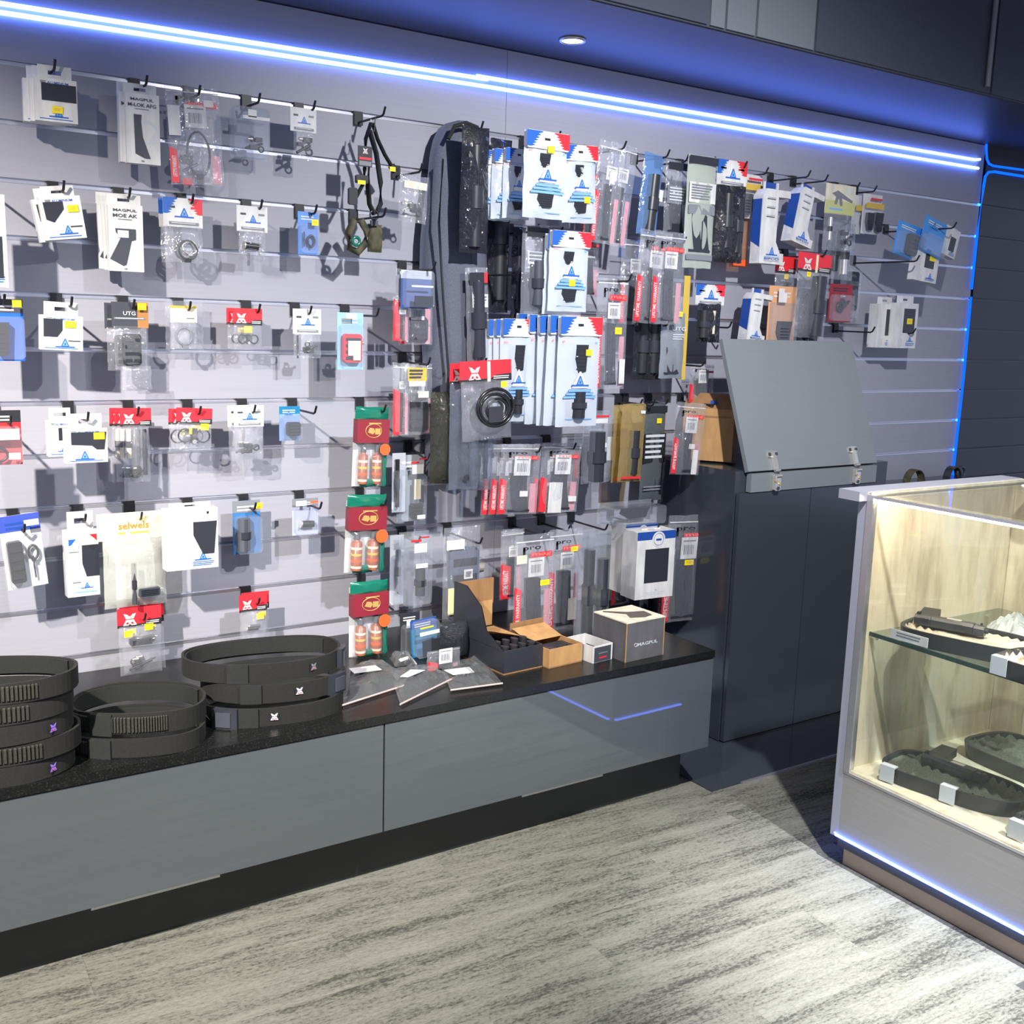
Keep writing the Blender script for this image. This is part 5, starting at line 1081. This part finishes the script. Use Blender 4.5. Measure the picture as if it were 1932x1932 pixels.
# case contents, local coordinates of the case
def inc(name, x, y, z, label, cat, rz=0, group=None):
    M = Matrix.Translation((CX, CY, 0)) @ Matrix.Rotation(-RZ, 4, 'Z'); P = M @ Vector((x, y, z))
    return thing(name, P, label, cat, group, rz=-RZ+rz)
def foam_case(x, y, z, L_, W_, label, rz, foam, lidang=None, tags=()):
    r = inc('foam_lined_case', x, y, z, label, 'case', rz)
    def outline(k=1, n=28):
        pts = []
        for i in range(n):
            a = 2*math.pi*i/n; c, s = math.cos(a), math.sin(a)
            pts.append((L_/2*k*abs(c)**.55*math.copysign(1, c), W_/2*k*abs(s)**.6*math.copysign(1, s)*(1-.16*c)))
        return pts
    q = MB(); A = outline(1); B = outline(.94); n = len(A); hh = .045
    vs = [(a, b, 0) for a, b in outline(.96)]+[(a, b, hh) for a, b in A]+[(a, b, hh) for a, b in B]+[(a, b, .012) for a, b in B]
    fs = [tuple(range(n))[::-1], tuple(range(3*n, 4*n))]+[(k*n+i, k*n+(i+1) % n, (k+1)*n+(i+1) % n, (k+1)*n+i) for k in range(3) for i in range(n)]
    q.add(vs, fs, PLA); q.build('shell', r)
    q = MB(); nx, ny = 26, 12; vs = []; fs = []
    for j in range(ny+1):
        for i in range(nx+1):
            u, v = i/nx*2-1, j/ny*2-1; xx = u*L_*.47; yy = v*W_*.44*(1-.16*u)*(1-.35*abs(u)**3)
            vs.append((xx, yy, .034+.013*math.sin(u*L_*110)*math.sin(v*W_*120)))
    for j in range(ny):
        for i in range(nx): a = j*(nx+1)+i; fs.append((a, a+1, a+nx+2, a+nx+1))
    q.add(vs, fs, foam, True); q.build('egg_foam', r)
    if lidang:
        q = MB(); vs = []; 
        ca, sa = math.cos(lidang), math.sin(lidang)
        for k, (kk, dz) in enumerate(((1, 0), (.97, .03), (.94, .03))):
            for a, b in outline(kk): bb = b-W_/2; vs.append((a, W_/2+bb*ca+dz*sa, hh-bb*sa+dz*ca))
        fs = [(k*n+i, k*n+(i+1) % n, (k+1)*n+(i+1) % n, (k+1)*n+i) for k in range(2) for i in range(n)]+[tuple(range(2*n, 3*n))]
        q.add(vs, fs, PLAM); q.build('lid', r)
    for tx in tags:
        q = MB(); q.box(tx-.022, tx+.022, -W_/2-.010, -W_/2-.008, .004, .052, LGR); q.box(tx-.022, tx+.022, -W_/2-.008, -W_/2+.012, .048, .052, LGR); q.build('price_tag', r)
    return r
R90 = math.radians(-90)
def pistol(x, y, z, rz, label, L_=.19):
    r = inc('pistol', x, y, z, label, 'pistol', rz)
    GM = mat('gunmetal', (62, 64, 68), .32, .4); q = MB()
    sec = [(-.012, 0), (.012, 0), (.017, .008), (.017, .022), (.010, .030), (-.010, .030), (-.017, .022), (-.017, .008)]
    for x0, x1, k in ((-L_/2, -L_/2+.045, .98), (-L_/2+.046, L_/2-.03, 1), (L_/2-.029, L_/2, .92)):
        vs_ = [(x0, a*k, .006+b*k) for a, b in sec]+[(x1, a*k, .006+b*k) for a, b in sec]
        q.add(vs_, [tuple(range(8)), tuple(range(15, 7, -1))]+[(i, 8+i, 8+(i+1) % 8, (i+1) % 8) for i in range(8)], GM)
    q.tube([(L_/2, 0, .021), (L_/2+.008, 0, .021)], .008, PLA, 12); q.box(-.01, .03, -.006, .010, .0355, .037, CHR); q.box(L_/2-.014, L_/2-.008, -.002, .002, .035, .041, PLA); q.box(-L_/2+.004, -L_/2+.012, -.008, .008, .035, .042, PLA)
    for i in range(5): q.box(-L_/2+.018+i*.005, -L_/2+.020+i*.005, -.0180, .0180, .012, .030, PLA)
    q.build('slide', r)
    q = MB(); q.box(-L_/2+.02, L_/2-.02, .012, .04, .006, .026, PLA, .004); q.add([(-L_/2, .013, .006), (-L_/2+.055, .013, .006), (-L_/2+.035, .12, .006), (-L_/2-.012, .115, .006), (-L_/2, .013, .030), (-L_/2+.055, .013, .030), (-L_/2+.035, .12, .030), (-L_/2-.012, .115, .030)], [(0, 3, 2, 1), (4, 5, 6, 7), (0, 1, 5, 4), (1, 2, 6, 5), (2, 3, 7, 6), (3, 0, 4, 7)], PLA); q.build('grip_frame', r)
    q = MB(); q.ring((-L_/2+.075, .035, .016), .016, .003, PLA, 'z'); q.build('trigger_guard', r)
    return r
foam_case(.17, -.26, .7245, .38, .19, 'open case of cream egg foam with a dark pistol on the glass shelf', R90+.25, FOAM, None, ())
pistol(.15, -.20, .762, R90+.35, 'dark pistol lying in the cream foam case on the glass shelf')
foam_case(.125, -.58, .7245, .36, .19, 'second cream foam case on the glass shelf with a white price tag', R90+.05, FOAM, None, (-.14, .05))
pistol(.12, -.56, .762, R90+.2, 'dark pistol in the second cream foam case')
r = inc('price_strip', .03, -.13, .735, 'long white price strip in front of the first shelf case', 'label', R90+.05)
q = MB(); q.box(-.03, .09, -.004, -.002, .0, .028, WHT); q.bars(-.01, .07, .022, .006, 2, -.0046, GRY); q.build('printed_card', r)
r = inc('crumpled_bag', .42, -.24, .7245, 'crumpled white plastic bag behind the pistol on the shelf', 'bag')
q = MB(); n = 12; vs = []; fs = []
for j in range(n+1):
    for i in range(n+1):
        u, v = i/n*2-1, j/n*2-1; e = max(0, 1-u*u)*max(0, 1-v*v); vs.append((u*.10, v*.08, .002+.085*e*(.75+.5*noise.noise(Vector((u*3, v*3, 1))))))
for j in range(n):
    for i in range(n): a = j*(n+1)+i; fs.append((a, a+1, a+n+2, a+n+1))
q.add(vs, fs, film('white plastic', (.9, .93, .93), .6, .12, .9, 30, (.6, .63, .62)), False); q.build('bag_film', r)
q = MB(); q.box(-.04, .05, -.03, .02, .003, .03, DGR, .005); q.build('contents', r)
r = inc('small_black_box', .40, -.43, .7245, 'small black carton with white tag at the back of the shelf', 'box')
q = MB(); q.box(-.04, .04, -.03, .03, 0, .05, PLA, .003); q.build('carton', r); q = MB(); q.box(-.041, -.0401, -.03, .0, .005, .035, WHT); q.build('paper_label', r)
foam_case(.16, -.26, .3065, .40, .20, 'open black case with grey egg foam on the lower deck, near the corner', R90+.18, GFOAM, .0, (-.15, .03))
pistol(.18, -.24, .342, R90+.1, 'black pistol in the grey foam case on the lower deck')
foam_case(.50, -.30, .3065, .42, .24, 'large black foam case with grey foam at the back of the lower deck', R90-.1, GFOAM)
foam_case(.145, -.68, .3065, .38, .20, 'second black foam case with price tags along the lower deck front', R90+.05, GFOAM, None, (-.15, .05))
r = inc('clear_wrapper', .20, -.60, .352, 'crumpled clear wrapper lying on the second lower foam case', 'bag')
q = MB(); q.add([(x*1.1, y*1.3, z_*.3) for x, y, z_ in vs], fs, CLF, True); q.build('film_wrap', r)
r = inc('red_ring_tag', .62, -.16, TOP+.0035, 'round red and white disc lying on the glass top', 'disc')
q = MB(); q.tube([(0, 0, 0), (0, 0, .002)], .075, WHT, 28); q.build('disc', r); q = MB(); q.tube([(0, 0, .002), (0, 0, .0026)], .066, RED, 28); q.build('red_print', r)
# ------------------------------------------------------------------ pieces that sit on a part become its sub-parts
def kind_of(o): return o.name.split('.')[0]
HOSTS = ('carton', 'bag', 'pouch', 'clear_shell', 'clear_front', 'tray', 'band', 'strap')
ONTOP = {'price_sticker', 'paper_label', 'barcode_label', 'zip_seal', 'woven_logo', 'text_lines', 'lettering', 'tape', 'blue_label'}
for root in [o for o in col.objects if o.parent is None and o.get('category')]:
    kids = list(root.children)
    host = next((k for n_ in HOSTS for k in kids if kind_of(k) == n_), None)
    for k in kids:
        if host and k is not host and kind_of(k) in ONTOP: k.parent = host
    bk = [k for k in kids if kind_of(k) == 'buckle']; cl = [k for k in kids if kind_of(k) == 'buckle_clasp']
    if bk and cl: cl[0].parent = bk[0]
    bd = [k for k in kids if kind_of(k) == 'board']
    for k in kids:
        if bd and kind_of(k) == 'hinge': k.parent = bd[0]
